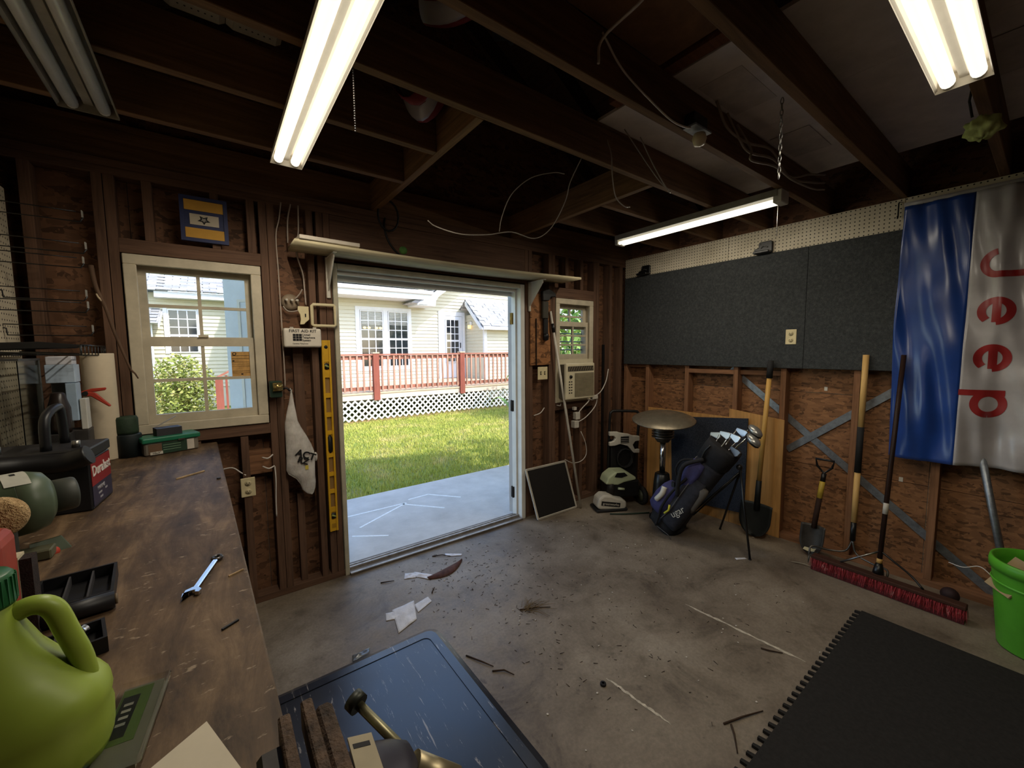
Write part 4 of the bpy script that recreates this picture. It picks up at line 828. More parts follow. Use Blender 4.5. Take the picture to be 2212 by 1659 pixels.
bagrings([(.30,.012,.03,.10,-.105),(.34,.03,.04,.10,-.10),(.50,.03,.04,.09,-.095),(.53,.012,.03,.09,-.095)], gry, 'mesh_pocket', t)
fin(MB().tube(spline([A0+ax*.20+side*.165+oth*.12, A0+ax*.28+side*.166+oth*.11, A0+ax*.33+side*.15+oth*.13], 4), .022, 6), 'white_patch', M['dirtywhite'], t)
fin(MB().tube(spline([A0+ax*.72+side*.115+oth*.03, A0+ax*.60+side*.17+oth*.10, A0+ax*.46+side*.175+oth*.06, A0+ax*.36+side*.165+oth*.01], 6), .016, 8), 'shoulder_strap', blk, t)
fin(MB().tube(spline([A0+ax*.66+side*.10+oth*.09, A0+ax*.60+side*.13+oth*.15, A0+ax*.50+side*.12+oth*.15, A0+ax*.44+side*.10+oth*.10], 5), .008, 6), 'carry_handle', blk, t)
tu = (ax*.94-oth*.34).normalized(); tv = (oth*.94+ax*.34).normalized()
tn = (tu.cross(tv)).normalized()
if tn.dot(side) < 0: tv = -tv
text('ugar', 'lettering', pl((190,184,170), .6), t, A0+ax*.26+side*.174-oth*.065, tu, tv, .075)
fin(MB().tube([A0+ax*.17+side*.178+oth*.005, A0+ax*.22+side*.18-oth*.008, A0+ax*.26+side*.18+oth*.01], .008, 6), 'yellow_emblem', pl((206,196,60), .6), t)
pip = pl((96,92,88), .7)
def onbag(h, a, r): return A0+ax*h+side*(r*math.cos(a))+oth*(r*math.sin(a))
for pts_ in ([(.42,.9,.135),(.5,.75,.145),(.62,.7,.142),(.69,.8,.125)], [(.10,.05,.165),(.22,-.06,.172),(.36,-.02,.163),(.50,.02,.148)], [(.12,1.25,.165),(.22,1.3,.165),(.33,1.2,.155)], [(.08,-.75,.135),(.22,-.8,.15),(.4,-.75,.14)]): fin(MB().tube(spline([onbag(*q) for q in pts_], 5), .0035, 6), 'piping', pip, t)
fin(MB().tube(spline([onbag(.70,.35,.125), onbag(.78,.42,.135), onbag(.84,.40,.128)], 4), .007, 6), 'collar_loop', M['blackm'], t); fin(B(tuple(onbag(.40,.55,.17)-Vector((.008,.012,.02))), tuple(onbag(.40,.55,.17)+Vector((.008,.012,.02)))), 'buckle', M['blackm'], t)
fin(MB().tube(spline([onbag(.52,.25,.15), onbag(.36,.3,.185), onbag(.2,.28,.185), onbag(.1,.2,.16), onbag(.0,.1,.14)], 6), .010, 6), 'hanging_strap', blk, t); fin(MB().tube([onbag(.0,.1,.14), Vector((2.86,1.77,.03)), Vector((2.85,1.74,.006))], .003, 6), 'strap_end', pip, t)
for p0, p1 in (((3.06,1.33,.64),(3.03,1.225,.006)), ((3.10,1.34,.63),(3.36,1.60,.006))): fin(MB().cyl(p0, p1, .008, n=8), 'stand_leg', M['blackm'], t); fin(MB().cyl(p1, (p1[0],p1[1],.0), .011, n=8), 'leg_foot', M['rubber'], t)
fin(MB().cyl((3.07,1.33,.62), A0+ax*.25-oth*.11, .006, n=8), 'strut', M['blackm'], t); fin(MB().cyl((3.10,1.335,.61), A0+ax*.2-oth*.11+side*-.06, .006, n=8), 'strut', M['blackm'], t); fin(MB().ball((3.06,1.335,.65), .022, 10, 6), 'hinge_block', M['blackm'], t)
def club(lab, off, L_, ang, kind, hm):
    p0 = A0+ax*.52+side*off[0]+oth*off[1]; p1 = Vector(L_); d = (p1-p0).normalized()
    c = thing('golf_club', lab, 'golf club', p1, 'golf clubs in the bag'); fin(MB().cyl(p0, p1, .0055, n=8), 'shaft', M['chrome'], c)
    f = (Vector((-.25,-.9,.1))-d*Vector((-.25,-.9,.1)).dot(d)).normalized(); w = f.cross(d).normalized()
    if kind == 'iron':
        out = [(-.006,-.012),(.02,-.016),(.075,-.020),(.088,.0),(.086,.036),(.06,.034),(.01,.016),(-.006,.01)]
        fin(MB().prism(out, p1-w*.006, f, d, w*.012), 'head', hm, c, bevel=.003)
    else:
        B3 = Matrix((f, w, d)).transposed().to_4x4(); B3.translation = p1+f*.045; fin(MB(B3).ball((0,0,.008), (.062,.045,.03), 16, 8), 'head', hm, c)
        fin(MB(B3).ball((0,0,-.004), (.064,.047,.018), 16, 6), 'crown_edge', M['blackm'], c)
irn = pl((170,168,164), .28, .9, .1); wd_ = pl((176,174,168), .3, .7, .12)
club('golf iron highest at the left of the clubs in the bag', (.03,.0), (3.02,1.53,.875), 0, 'iron', irn); club('golf iron second from the left in the bag', (.05,.0), (3.0,1.45,.90), 0, 'iron', irn)
club('golf iron with its long bright shaft in the middle of the bag', (.06,.0), (2.98,1.37,.90), 0, 'iron', irn); club('golf iron just behind the silver wood heads', (.0,.0), (3.06,1.36,.93), 0, 'iron', irn)
club('silver wood club head uppermost at the right of the bag', (.0,.0), (3.06,1.27,.955), 0, 'wood', wd_); club('silver wood club head lower at the right of the bag', (.03,.0), (3.02,1.26,.90), 0, 'wood', wd_); club('short dark iron lowest in the bag opening', (.05,.0), (3.0,1.37,.80), 0, 'iron', pl((110,106,100), .35, .8))
# long shovel
def blade(t, c, w, h, tilt, m, nm='blade', rz=0):
    """dished shovel blade, tip down; c = tip on the floor, leaning towards +X"""
    def fn(u, v):
        a = (u-.5)*2; ww = w/2*(1-.0*v)*(math.sqrt(max(.02, 1-(1-v/.55)**2)) if v < .55 else 1.0)
        z = h*v; x = tilt*v*h - .03*(1-a*a)*-1*.9; return Vector((c[0]+x, c[1]-a*ww, c[2]+z+.012*a*a*(1-v)))
    fin(MB().grid(fn, 10, 12, thick=(.004,0,0)), nm, m, t)
t = thing('long_shovel', 'long shovel with pale wooden shaft and black grip behind golf clubs', 'shovel', (3.40,1.36,0)); bmt = pl((30,33,32), .55, .3, .25)
blade(t, (3.40,1.365,.004), .235, .27, .18, bmt)
fin(MB().cyl((3.462,1.366,.22),(3.475,1.362,.46), .022, .020, n=12), 'socket', bmt, t); fin(MB().cyl((3.475,1.362,.455),(3.512,1.336,1.29), .0175, n=14), 'shaft', wood((206,160,88), 2, var=.15, rough=.4), t); fin(MB().cyl((3.512,1.336,1.285),(3.518,1.332,1.425), .0225, .021, n=14), 'grip', M['rubber'], t)
# short D-handle shovel
t = thing('short_shovel', 'short digging shovel with D handle leaning on the strand board', 'shovel', (3.43,.985,0)); blade(t, (3.42,.985,.003), .15, .22, .22, pl((70,66,62), .5, .5, .3))
fin(MB().prism([(-.04,.03),(-.01,.025),(.03,.035),(.04,.06),(.02,.052),(-.03,.05)], (3.414,.985,.015), (0,-1,0), (0,0,1), (.004,0,0)), 'paint_chip', M['cream'], t)
p0, p1 = Vector((3.475,.983,.20)), Vector((3.56,.962,.60)); d = p1-p0
fin(MB().cyl(p0, p0+d*.55, .017, n=12), 'shaft', wood((52,36,30), 2), t); fin(MB().cyl(p0+d*.55, p0+d*.85, .0175, n=12), 'shaft_label', pl((206,176,70), .5, var=.2), t); fin(MB().cyl(p0+d*.85, p1, .016, n=12), 'neck', M['blackm'], t)
fin(MB().tube([p1, p1+Vector((0,-.045,.05)), p1+Vector((.004,-.055,.10)), p1+Vector((.004,.055,.10)), p1+Vector((0,.045,.05))], .0085, 8, closed=True), 'd_grip', M['blackm'], t)
# bow rake
t = thing('bow_rake', 'bow rake with wooden handle and black grip standing behind the broom', 'rake', (3.45,.77,0)); p0, p1 = Vector((3.46,.755,.20)), Vector((3.545,.765,1.47)); d = p1-p0; hw_ = wood((214,172,108), 2, var=.12, rough=.4)
fin(MB().cyl(p0, p0+d*.10, .016, n=12), 'ferrule', M['blackm'], t); fin(MB().cyl(p0+d*.10, p0+d*.37, .017, n=14), 'lower_handle', hw_, t); fin(MB().cyl(p0+d*.37, p0+d*.615, .0185, n=14), 'foam_grip', M['rubber'], t); fin(MB().cyl(p0+d*.615, p1, .0175, n=14), 'upper_handle', hw_, t)
rk = pl((110,106,100), .4, .8, .2)
for s in (-1, 1): fin(MB().tube(spline([p0, p0+Vector((-.02,s*.03,-.08)), p0+Vector((-.05,s*.12,-.10)), p0+Vector((-.10,s*.20,-.09)), p0+Vector((-.13,s*.205,-.14))], 5), .006, 8), 'bow', rk, t)
fin(MB().beam((3.33,.545,.056),(3.33,.965,.056), .014, .014), 'tine_bar', rk, t)
for i in range(14): fin(MB().tube([(3.33,.555+i*.031,.056),(3.318,.555+i*.031,.03),(3.312,.555+i*.031,.003)], [.005,.004,.002], 6), 'tine', rk, t)
# push broom
t = thing('push_broom', 'wide push broom with dusty red bristles on the floor', 'broom', (3.26,.56,0)); b0, b1 = Vector((3.265,.92,0)), Vector((3.255,.205,0))
fin(MB().beam(b0+Vector((0,0,.088)), b1+Vector((0,0,.088)), .062, .022), 'block', wood((70,44,34), 1), t, bevel=.004)
rb = random.Random(5); mbk = MB()
for i in range(1500):
    f = rb.random(); x = rb.uniform(-.032,.032); p = b0.lerp(b1, f)+Vector((x,0,.078)); q = p+Vector((x*.75+rb.uniform(-.012,.012)-.006, rb.uniform(-.014,.014), -rb.uniform(.055,.077))); s = Vector((.0012,.0016,0))
    mbk._add([p-s, p+s, q], [(0,1,2)])
br_ = N('red bristle'); oi = br_.noise(br_.coord((1,1,1)), 30, 3); br_.base(br_.ramp(oi, [(.3, L((110,34,38))), (.6, L((166,52,56))), (.75, L((190,150,140)))]), .85)
fin(mbk, 'bristles', br_.m, t)['kind'] = 'stuff'
fin(MB().beam(b0+Vector((0,-.004,.045)), b1+Vector((0,.004,.045)), .052, .066), 'bristle_core', pl((112,38,40), .95, var=.3, scale=60, bump=.4), t)
fin(MB().beam(b0+Vector((0,-.004,.014)), b1+Vector((0,.004,.014)), .078, .022), 'bristle_skirt', pl((84,30,32), .95, var=.4, scale=80, bump=.5), t)
hp = Vector((3.30,.585,.10)); he = Vector((3.515,.575,1.47)); fin(MB().cyl(hp+(he-hp)*.02, he, .013, n=12), 'handle', wood((48,32,26), 2, rough=.45), t); fin(MB().lathe([(.03,-.01),(.026,.02),(.018,.06)], hp, (he-hp), 12), 'socket', M['blackm'], t); fin(MB().cyl(hp+(he-hp)*.045, hp+(he-hp)*.065, .0145, n=12), 'label_band', pl((206,160,90), .5), t); fin(MB().cyl(hp+(he-hp)*.27, hp+(he-hp)*.32, .0138, n=12), 'paper_label', M['dirtywhite'], t)
fin(MB().tube(spline([hp+(he-hp)*.10, (3.31,.52,.20),(3.30,.44,.15),(3.275,.38,.10)], 5), .006, 8), 'brace', M['blackm'], t); fin(MB().cyl(hp+(he-hp)*.10, (3.275,.77,.10), .006, n=8), 'brace', M['steel'], t)
# bucket with cardboard, conduit, ball
t = thing('bucket', 'bright green plastic bucket at the right edge', 'bucket', (3.2,-.035,0)); gb = pl((92,176,48), .42, var=.07)
fin(MB().lathe([(0,.004),(.128,.004),(.132,.012),(.170,.39),(.172,.40),(.180,.402),(.182,.43),(.178,.455),(.168,.455),(.166,.41),(.13,.02),(0,.018)], (3.2,-.035,0), n=40), 'pail', gb, t)
fin(MB().lathe([(.166,.335),(.171,.338),(.171,.343),(.167,.346)], (3.2,-.035,0), n=40, cap=False), 'rib', gb, t)
tag(fin(MB(xf((3.135,.045,.37), .6, .62, 0)).box((-.05,-.004,-.1),(.10,.004,.09)), 'cardboard_piece', pl((170,146,108), .85, var=.12), bevel=.001), 'folded cardboard piece sticking up in the green bucket', 'cardboard')
tag(fin(MB().cyl((3.545,.055,.02),(3.56,.24,.98), .017, n=12), 'conduit_pipe', M['galv']), 'grey metal conduit leaning behind flag and bucket', 'pipe')
tag(fin(MB().ball((3.46,.29,.042), .042, 16, 10), 'ball', pl((52,32,34), .7, var=.3)), 'dark red ball on the floor between broom and bucket', 'ball')
wire('loose_wire', [(3.40,.30,.26),(3.36,.24,.27),(3.36,.18,.30),(3.34,.13,.27)], .0025, cb, 'thin white wire bent beside the rim of green bucket')
wire('loose_wire', [(3.22,1.03,.006),(3.235,.99,.012),(3.245,.95,.012),(3.255,.925,.006)], .004, pl((150,140,120), .6), 'pale twig-like wire on the floor at the broom end')
# ================================================================== WORKBENCH AND WHAT LIES ON IT
ZB = 1.02
t = thing('workbench', 'grimy plywood workbench running along the left wall', 'workbench', (-.35,1.0,0))
ed = lambda y: .066-.0273*y
def bench_poly(o, i=0.0): return [(XL+.012,2.782),(ed(2.782)+o,2.782),(ed(-1.3)+o,-1.3),(XL+.012,-1.3)]
fin(MB().prism(bench_poly(0), (0,0,ZB-.022), (1,0,0), (0,1,0), (0,0,.022)), 'top_board', M['bench'], t, bevel=.003)
fin(MB().prism(bench_poly(-.01), (0,0,ZB-.06), (1,0,0), (0,1,0), (0,0,.037)), 'under_board', M['studd'][1], t)
for y in (2.70, 1.0, -1.2):
    for x in (XL+.06, -.09): fin(B((x,y,0),(x+.085,y+.04,ZB-.061)), 'leg', M['studd'][2], t)
fin(B((-.10,-1.24,.86),(-.06,2.74,ZB-.0615)), 'apron_board', M['studd'][1], t); fin(MB().prism([(XL+.012,2.69),(-.02,2.69),(0,-1.2),(XL+.012,-1.2)], (0,0,.28), (1,0,0), (0,1,0), (0,0,.018)), 'lower_shelf', M['studd'][1], t)
# vise
t = thing('bench_vise', 'rusty iron bench vise clamped to the front of workbench', 'vise', (.04,.44,ZB)); ir = pl((84,66,52), .75, .25, .45, 45, bump=.8); di = M['darkiron']
fin(MB().prism([(-.075,0),(.035,0),(.03,.03),(.015,.055),(-.055,.055)], (.0,.33,ZB+.001), (1,0,0), (0,0,1), (0,.13,0)), 'base', di, t, bevel=.006)
fin(B((.012,.335,ZB+.05),(.040,.468,ZB+.085)), 'fixed_jaw', di, t, bevel=.005); fin(B((.034,.32,ZB+.07),(.046,.482,ZB+.103)), 'jaw_plate', ir, t, bevel=.002)
fin(B((.057,.325,ZB+.07),(.069,.487,ZB+.105)), 'jaw_plate', ir, t, bevel=.002); fin(B((.069,.325,ZB+.045),(.088,.48,ZB+.098)), 'moving_jaw', ir, t, bevel=.005)
fin(B((-.05,.375,ZB+.015),(.06,.425,ZB+.06)), 'slide', di, t, bevel=.004); fin(MB().cyl((.036,.395,ZB+.066),(.058,.395,ZB+.066), .016, n=12), 'clamped_pin', M['darkiron'], t)
mv = MB(); fin(mv.lathe([(.05,0),(.05,.03),(.04,.055),(.03,.07)], (.086,.405,ZB+.03), (1,0,0), 20, sx=1.0, sy=.75), 'moving_body', pl((50,48,58), .5, .4, .25), t)
fin(MB().cyl((.10,.40,ZB+.03),(.17,.385,ZB+.02), .016, n=14), 'screw', di, t)
hc = Vector((.172,.384,ZB+.02)); fin(MB().cyl(hc+Vector((-.02,.012,.02)), hc+Vector((.022,-.006,-.012)), .0165, n=14), 'screw_head', pl((150,138,110), .4, .8, .2), t)
h0, h1 = Vector((.118,.495,1.085)), hc+Vector((.006,-.02,-.0)); fin(MB().cyl(h0, h1, .0056, n=12), 'handle_bar', pl((140,134,104), .4, .8, .15), t); fin(MB().cyl(h0-(h1-h0).normalized()*.004, h0+(h1-h0).normalized()*.008, .0125, n=14), 'handle_knob', pl((64,66,60), .45, .6), t)
lp = fin(MB(xf((.104,.398,ZB+.079), -.05, 0, .30)).box((-.013,-.034,-.001),(.013,.032,.001)), 'label_plate', pl((160,148,122), .6, var=.12), t)
for y, w_ in ((-.028,.016),(-.018,.012),(.02,.018)): fin(MB(xf((.104,.398,ZB+.079), -.05, 0, .30)).box((-.01,y-.004,.001),(-.01+w_,y+.002,.0014)), 'label_mark', M['ink'], lp)
# combination wrench
t = thing('wrench', 'chrome combination wrench lying on the bench', 'wrench', (-.042,1.10,ZB)); a0 = Vector((-.063,1.032,ZB+.006)); a1 = Vector((-.020,1.178,ZB+.006)); dd = (a1-a0).normalized(); sd = Vector((dd.y,-dd.x,0))
fin(MB().beam(a0+dd*.015, a1-dd*.012, .0105, .005), 'shank', M['chrome'], t, bevel=.0018)
pts = [a1+dd*(.010*math.sin(a))+sd*(.0085*math.cos(a)) for a in [k*PI/8 for k in range(16)]]; fin(MB().tube(pts, .0042, 8, closed=True), 'ring_end', pl((90,86,82), .3, .9), t)
fin(MB().prism([(-.013,-.012),(-.004,-.014),(-.004,-.004),(.004,-.001),(.004,.004),(-.004,.006),(-.006,.014),(.006,.015),(.016,.006),(.018,-.004),(.008,-.014)], a0-Vector((0,0,.004)), dd, sd, (0,0,.008)), 'open_end', M['chrome'], t, bevel=.001)
# black cases
def case(name, lab, T, w, d, h, seed):
    t = thing(name, lab, 'case', T.translation); m = pl((26,25,28), .45, var=.25)
    tr = MB(T); tr.box((0,0,0),(w,d,.006)); tr.box((0,0,.0061),(w,.005,h)); tr.box((0,d-.005,.0061),(w,d,h)); tr.box((0,.0052,.0061),(.005,d-.0052,h)); tr.box((w-.005,.0052,.0061),(w,d-.0052,h)); fin(tr, 'tray', m, t)
    for x in (.36,.66): fin(MB(T).box((w*x,.006,.007),(w*x+.003,d-.006,h*.85)), 'divider', pl((60,58,60), .5), t)
    return t, m
T = xf((-.300,1.075,ZB+.001), .10); t, m_ = case('bit_case', 'open black plastic bit case on the bench behind green jug', T, .115, .15, .03, 1)
fin(MB(T).cyl((-.002,-.012,.017),(.117,-.012,.017), .016, n=14), 'hinge_roll', m_, t); fin(MB(T).cyl((.117,-.012,.017),(.121,-.012,.017), .010, n=14), 'hinge_cap', pl((110,92,70), .5), t)
T = xf((-.262,.90,ZB+.001), .2); t, m_ = case('bit_case', 'small black case holding a metal bit beside the green jug', T, .095, .075, .026, 2)
fin(MB(T).cyl((.055,.03,.03),(.07,.045,.03), .009, n=12), 'metal_bit', M['chrome'], t); fin(MB(T).cyl((.03,.02,.027),(.055,.03,.03), .003, n=8), 'bit_shank', M['steel'], t)
# green jug
t = thing('jug', 'large lime green plastic jug with dark green cap in the foreground', 'jug', (-.225,.70,ZB)); lime = N('lime plastic'); lime.base(L((138,160,48)), .42, 0, .5); lime.p.inputs['Subsurface Weight'].default_value = .15; lime.p.inputs['Subsurface Radius'].default_value = (.02,.03,.008)
_ln = lime.noise(lime.coord((1,1,1)), 6, 3); lime.base(lime.ramp(_ln, [(.3, L((134,154,52))), (.7, L((158,178,70)))]), .42, 0, .5)
prof = [(0,-.225,.085,.058),(.006,-.225,.092,.064),(.02,-.225,.095,.067),(.05,-.2235,.0945,.067),(.06,-.2235,.0925,.065),(.07,-.2235,.0945,.067),(.085,-.2235,.093,.066),(.098,-.226,.088,.063),(.125,-.229,.066,.056),(.155,-.230,.047,.047),(.185,-.229,.034,.038),(.205,-.226,.027,.030),(.215,-.226,.024,.025)]
vs = []; n = 32
for h, cx, rx_, ry_ in prof:
    for k in range(n):
        a = 2*PI*k/n; ca, sa = math.cos(a), math.sin(a); e = .8 if h < .1 else .95; vs.append((cx+rx_*math.copysign(abs(ca)**e, ca), .70+ry_*math.copysign(abs(sa)**e, sa), ZB+h))
fs = [(i*n+k, i*n+(k+1) % n, (i+1)*n+(k+1) % n, (i+1)*n+k) for i in range(len(prof)-1) for k in range(n)]; mb = MB()._add(vs, fs, True); mb.f.append(list(range(n))[::-1]); mb.sm.append(False); fin(mb, 'body', lime.m, t)
fin(MB().tube(spline([(-.208,.70,ZB+.198),(-.188,.70,ZB+.205),(-.172,.70,ZB+.195),(-.162,.70,ZB+.160),(-.153,.70,ZB+.125),(-.149,.70,ZB+.09)], 6), [.011]*31, 12), 'handle', lime.m, t)
cg = pl((30,92,50), .4, var=.12); c_ = fin(MB().lathe([(.027,0),(.028,.004),(.0265,.034),(.024,.037),(0,.037)], (-.226,.70,ZB+.2155), n=28), 'cap', cg, t)
for k in range(28): a = 2*PI*k/28; fin(B((-.226+.0272*math.cos(a)-.001,.70+.0272*math.sin(a)-.001,ZB+.218),(-.226+.0272*math.cos(a)+.001,.70+.0272*math.sin(a)+.001,ZB+.248)), 'cap_ridge', cg, c_)
# red bottle, brush
t = thing('red_container', 'worn red plastic container standing at the left edge', 'container', (-.33,1.0,ZB)); rp = pl((150,54,42), .45, var=.18, scale=14)
fin(B((-.43,.95,ZB+.001),(-.285,1.04,ZB+.215)), 'body', rp, t, bevel=.02, segs=3); fin(MB().lathe([(.03,.0),(.03,.02),(.02,.025)], (-.37,1.0,ZB+.215), n=16), 'neck', rp, t)
t = thing('scrub_brush', 'worn brush with dark bristles beside the red container', 'brush', (-.262,1.06,ZB)); fin(B((-.300,1.045,ZB+.001),(-.291,1.075,ZB+.15)), 'handle_block', pl((190,178,150), .7, var=.25, scale=30), t); fin(B((-.2908,1.046,ZB+.001),(-.276,1.074,ZB+.145)), 'bristle_block', pl((44,32,30), .95, var=.4, scale=90, bump=.6), t)
# bench grinder
t = thing('bench_grinder', 'dark green bench grinder lying before the car battery', 'bench grinder', (-.42,1.52,ZB)); gm = pl((66,78,58), .42, var=.15); gx = Vector((.90,.43,0)).normalized(); gc = Vector((-.455,1.46,ZB+.135))
fin(MB().lathe([(.0,-.12),(.06,-.12),(.07,-.11),(.0755,-.06),(.0755,.045),(.076,.0455)], gc, gx, 30), 'motor_housing', gm, t); fin(MB().lathe([(.0765,.046),(.0765,.075),(.068,.10),(.048,.112),(0,.112)], gc, gx, 30), 'end_bell', pl((84,96,76), .4, var=.1), t); fin(MB().lathe([(.042,.112),(.042,.15),(.040,.155),(0,.155)], gc, gx, 26), 'wheel_guard', pl((70,72,66), .5, var=.15), t)
def onbell(a0_, a1_, h0_, h1_, r, m, nm, n=8):
    b1 = Vector((0,0,1)); b2 = gx.cross(b1)
    def fn(u, v): a = a0_+(a1_-a0_)*u; return gc+gx*(h0_+(h1_-h0_)*v)+(b1*math.cos(a)+b2*math.sin(a))*r
    fin(MB().grid(fn, n, 1), nm, m, t)
onbell(-.35, .75, .03, .072, .0778, pl((186,184,172), .5, var=.15), 'name_plate'); onbell(.1,.25,.046,.055,.0784,M['ink'],'plate_mark',2); onbell(.42,.58,-.03,-.006,.0765,M['ink'],'vent_slot',3)
fin(MB().prism([(-.06,0),(.06,0),(.045,.075),(-.045,.075)], gc+gx*.03+Vector((0,0,-.134)), gx.cross(Vector((0,0,1))), (0,0,1), gx*-.10), 'pedestal', pl((64,62,50), .6), t)
ft = fin(MB().prism([(-.035,-.035),(.05,-.035),(.02,.035),(-.035,.035)], Vector((-.355,1.475,ZB+.002)), (.85,.5,0), (-.1,.3,.9), (0,.006,0)), 'foot_plate', gm, t); fin(MB().lathe([(0,0),(.012,0),(.012,.002),(0,.002)], (-.350,1.467,ZB+.006), (.3,-.8,.4), 14), 'red_switch', pl((170,60,44), .5), t)
fin(B((-.43,1.43,ZB+.001),(-.345,1.475,ZB+.026)), 'base_foot', pl((84,82,60), .6, var=.2), t, bevel=.003)
fz = N('tan fleece'); _n2 = fz.noise(fz.coord((1,1,1)), 90, 3, .8); fz.base(fz.ramp(_n2, [(.3, L((150,118,78))), (.7, L((206,174,128)))]), .95); fz.bump(_n2, 1, .01)
t = thing('buffing_wheel', 'fuzzy tan polishing pad perched behind the red container', 'buffing wheel', (-.345,1.12,ZB)); wc = Vector((-.328,1.12,ZB+.205))
fin(MB().lathe([(.008,-.018),(.026,-.018),(.034,-.01),(.037,0),(.034,.01),(.026,.018),(.008,.018)], wc, (.25,-.95,.1), 36), 'wheel', fz.m, t); fin(B((-.345,1.105,ZB+.001),(-.312,1.135,ZB+.172)), 'stand', M['darkiron'], t)
# car battery
BT = xf((-.335,1.80,ZB+.001), -.10); t = thing('car_battery', 'black car battery with red brand label on the bench', 'battery', (-.45,1.9,ZB)); bk = pl((26,26,30), .4, var=.2)
fin(MB(BT).box((-.255,0,0),(0,.185,.165)), 'case', bk, t, bevel=.004); fin(MB(BT).box((-.258,-.003,.1655),(.003,.188,.20)), 'lid', pl((36,34,34), .5, var=.25), t, bevel=.004)
fin(MB(BT).box((.0005,.006,.075),(.0016,.178,.158)), 'red_label', pl((142,30,34), .4, var=.1), t); fin(MB(BT).box((.0005,.006,.01),(.0016,.178,.0745)), 'dark_label', pl((48,44,66), .4, var=.2), t)
bu = (BT.to_3x3() @ Vector((0,1,0))); text('Duralast', 'lettering', pl((226,216,206), .4), t, BT @ Vector((.0024,.092,.120)), bu, Vector((0,0,1)), .047, bold=.0008)
text('MARINE', 'lettering', pl((170,166,170), .5), t, BT @ Vector((.0024,.075,.058)), bu, Vector((0,0,1)), .018)
for y, z, w_ in ((.05,.038,.03),(.11,.04,.02),(.06,.022,.025)): fin(MB(BT).box((.0017,y,z),(.0022,y+w_,z+.006)), 'label_text', pl((150,146,150), .5), t)
hs = [BT @ Vector(p) for p in ((-.10,.03,.20),(-.10,.035,.28),(-.10,.06,.31),(-.10,.12,.325),(-.10,.15,.31),(-.10,.165,.20))]
fin(MB().tube(spline(hs, 5), .013, 8), 'carry_handle', bk, t); 
for x, y in ((-.04,.05),(-.21,.05)): fin(MB(BT).cyl((x,y,.20),(x,y,.222), .010, n=12), 'terminal', M['steel'], t)
# black hose across the battery front
tag(fin(MB().tube(spline([(-.66,1.70,ZB+.17),(-.55,1.72,ZB+.185),(-.46,1.755,ZB+.178),(-.38,1.765,ZB+.172),(-.325,1.76,ZB+.19)], 7), .030, 14), 'black_hose', pl((24,23,24), .38, var=.2)), 'thick black hose lying across the front of the battery', 'hose')
# clutter against the left wall
t = thing('clear_bin', 'clear plastic bin against the left pegboard', 'bin', (-.62,2.35,ZB)); x0, x1, y0, y1, z1 = XL+.012, -.562, 2.20, 2.42, ZB+.475
for a_, b_ in (((x0,y0,ZB+.001),(x0+.003,y1,z1)), ((x1-.003,y0,ZB+.001),(x1,y1,z1)), ((x0+.003,y0,ZB+.001),(x1-.003,y0+.003,z1)), ((x0+.003,y1-.003,ZB+.001),(x1-.003,y1,z1))): fin(B(a_, b_), 'side', M['clear'], t)
fin(B((x1-.012,y1-.012,ZB+.001),(x1+.002,y1+.002,z1)), 'corner_rib', pl((80,82,80), .3, var=.2), t); fin(B((x0,y0-.003,z1),(x1+.003,y1+.003,z1+.008)), 'rim', pl((58,58,58), .4), t)
for i, (a_, b_, c, lab) in enumerate((((-.555,2.44,1.40),(-.47,2.52,1.475),(170,186,204),'pale blue box on top of the stacked boxes'), ((-.55,2.44,1.475),(-.475,2.51,1.51),(206,206,214),'thin white box topping the stack'), ((-.50,2.43,1.24),(-.468,2.50,1.398),(160,180,200),'upright pale blue box beside the dark bottle'), ((-.465,2.44,1.20),(-.445,2.50,1.33),(196,194,186),'narrow white box beside the red clamp'))):
    tag(fin(B(a_, b_), 'small_box', pl(c, .5, var=.1), bevel=.002), lab, 'box', 'small boxes stacked by the wall')
tag(fin(B((-.555,2.44,ZB+.001),(-.445,2.53,1.199)), 'storage_box', pl((60,56,54), .5, var=.3), bevel=.003), 'dark storage box supporting the stacked boxes', 'box')
tag(fin(B((-.555,2.505,1.2),(-.503,2.53,1.398)), 'parts_tray', pl((120,124,124), .4, var=.3), bevel=.002), 'grey upright tray under the pale blue box', 'tray')
tag(fin(MB().lathe([(0,0),(.03,0),(.034,.02),(.034,.10),(.026,.13),(.02,.16),(.012,.165),(0,.165)], (-.515,2.395,1.20), n=18), 'dark_bottle', pl((40,30,26), .35, var=.2)), 'dark brown bottle in front of the pale boxes', 'bottle')
tag(fin(B((-.545,2.36,ZB+.001),(-.485,2.432,1.199)), 'dark_box', pl((42,38,36), .7, var=.3), bevel=.003), 'small dark box under the brown bottle', 'box')
tag(fin(MB().lathe([(.016,0),(.056,0),(.057,.005),(.057,.495),(.056,.50),(.016,.50)], (-.435,2.66,ZB+.001), n=30, cap=True), 'paper_roll', pl((206,190,164), .85, var=.1, scale=5)), 'tall off-white paper roll standing in the back corner', 'paper roll')
t = thing('spring_clamp', 'red spring clamp gripping near the paper roll', 'clamp', (-.43,2.52,1.33)); rc = pl((172,58,40), .45, var=.15)
fin(MB().prism([(0,.0),(.025,.012),(.075,.02),(.078,.032),(.03,.03),(0,.02)], (-.475,2.545,1.335), (1,0,0), (0,0,1), (0,.014,0)), 'jaw_arm', rc, t, bevel=.003); fin(MB().prism([(0,.0),(.03,-.004),(.085,-.055),(.092,-.05),(.045,.012),(0,.02)], (-.475,2.528,1.335), (1,0,0), (0,0,1), (0,.014,0)), 'jaw_arm', rc, t, bevel=.003); fin(MB().cyl((-.462,2.52,1.345),(-.462,2.565,1.345), .010, n=12), 'spring', M['darkiron'], t)
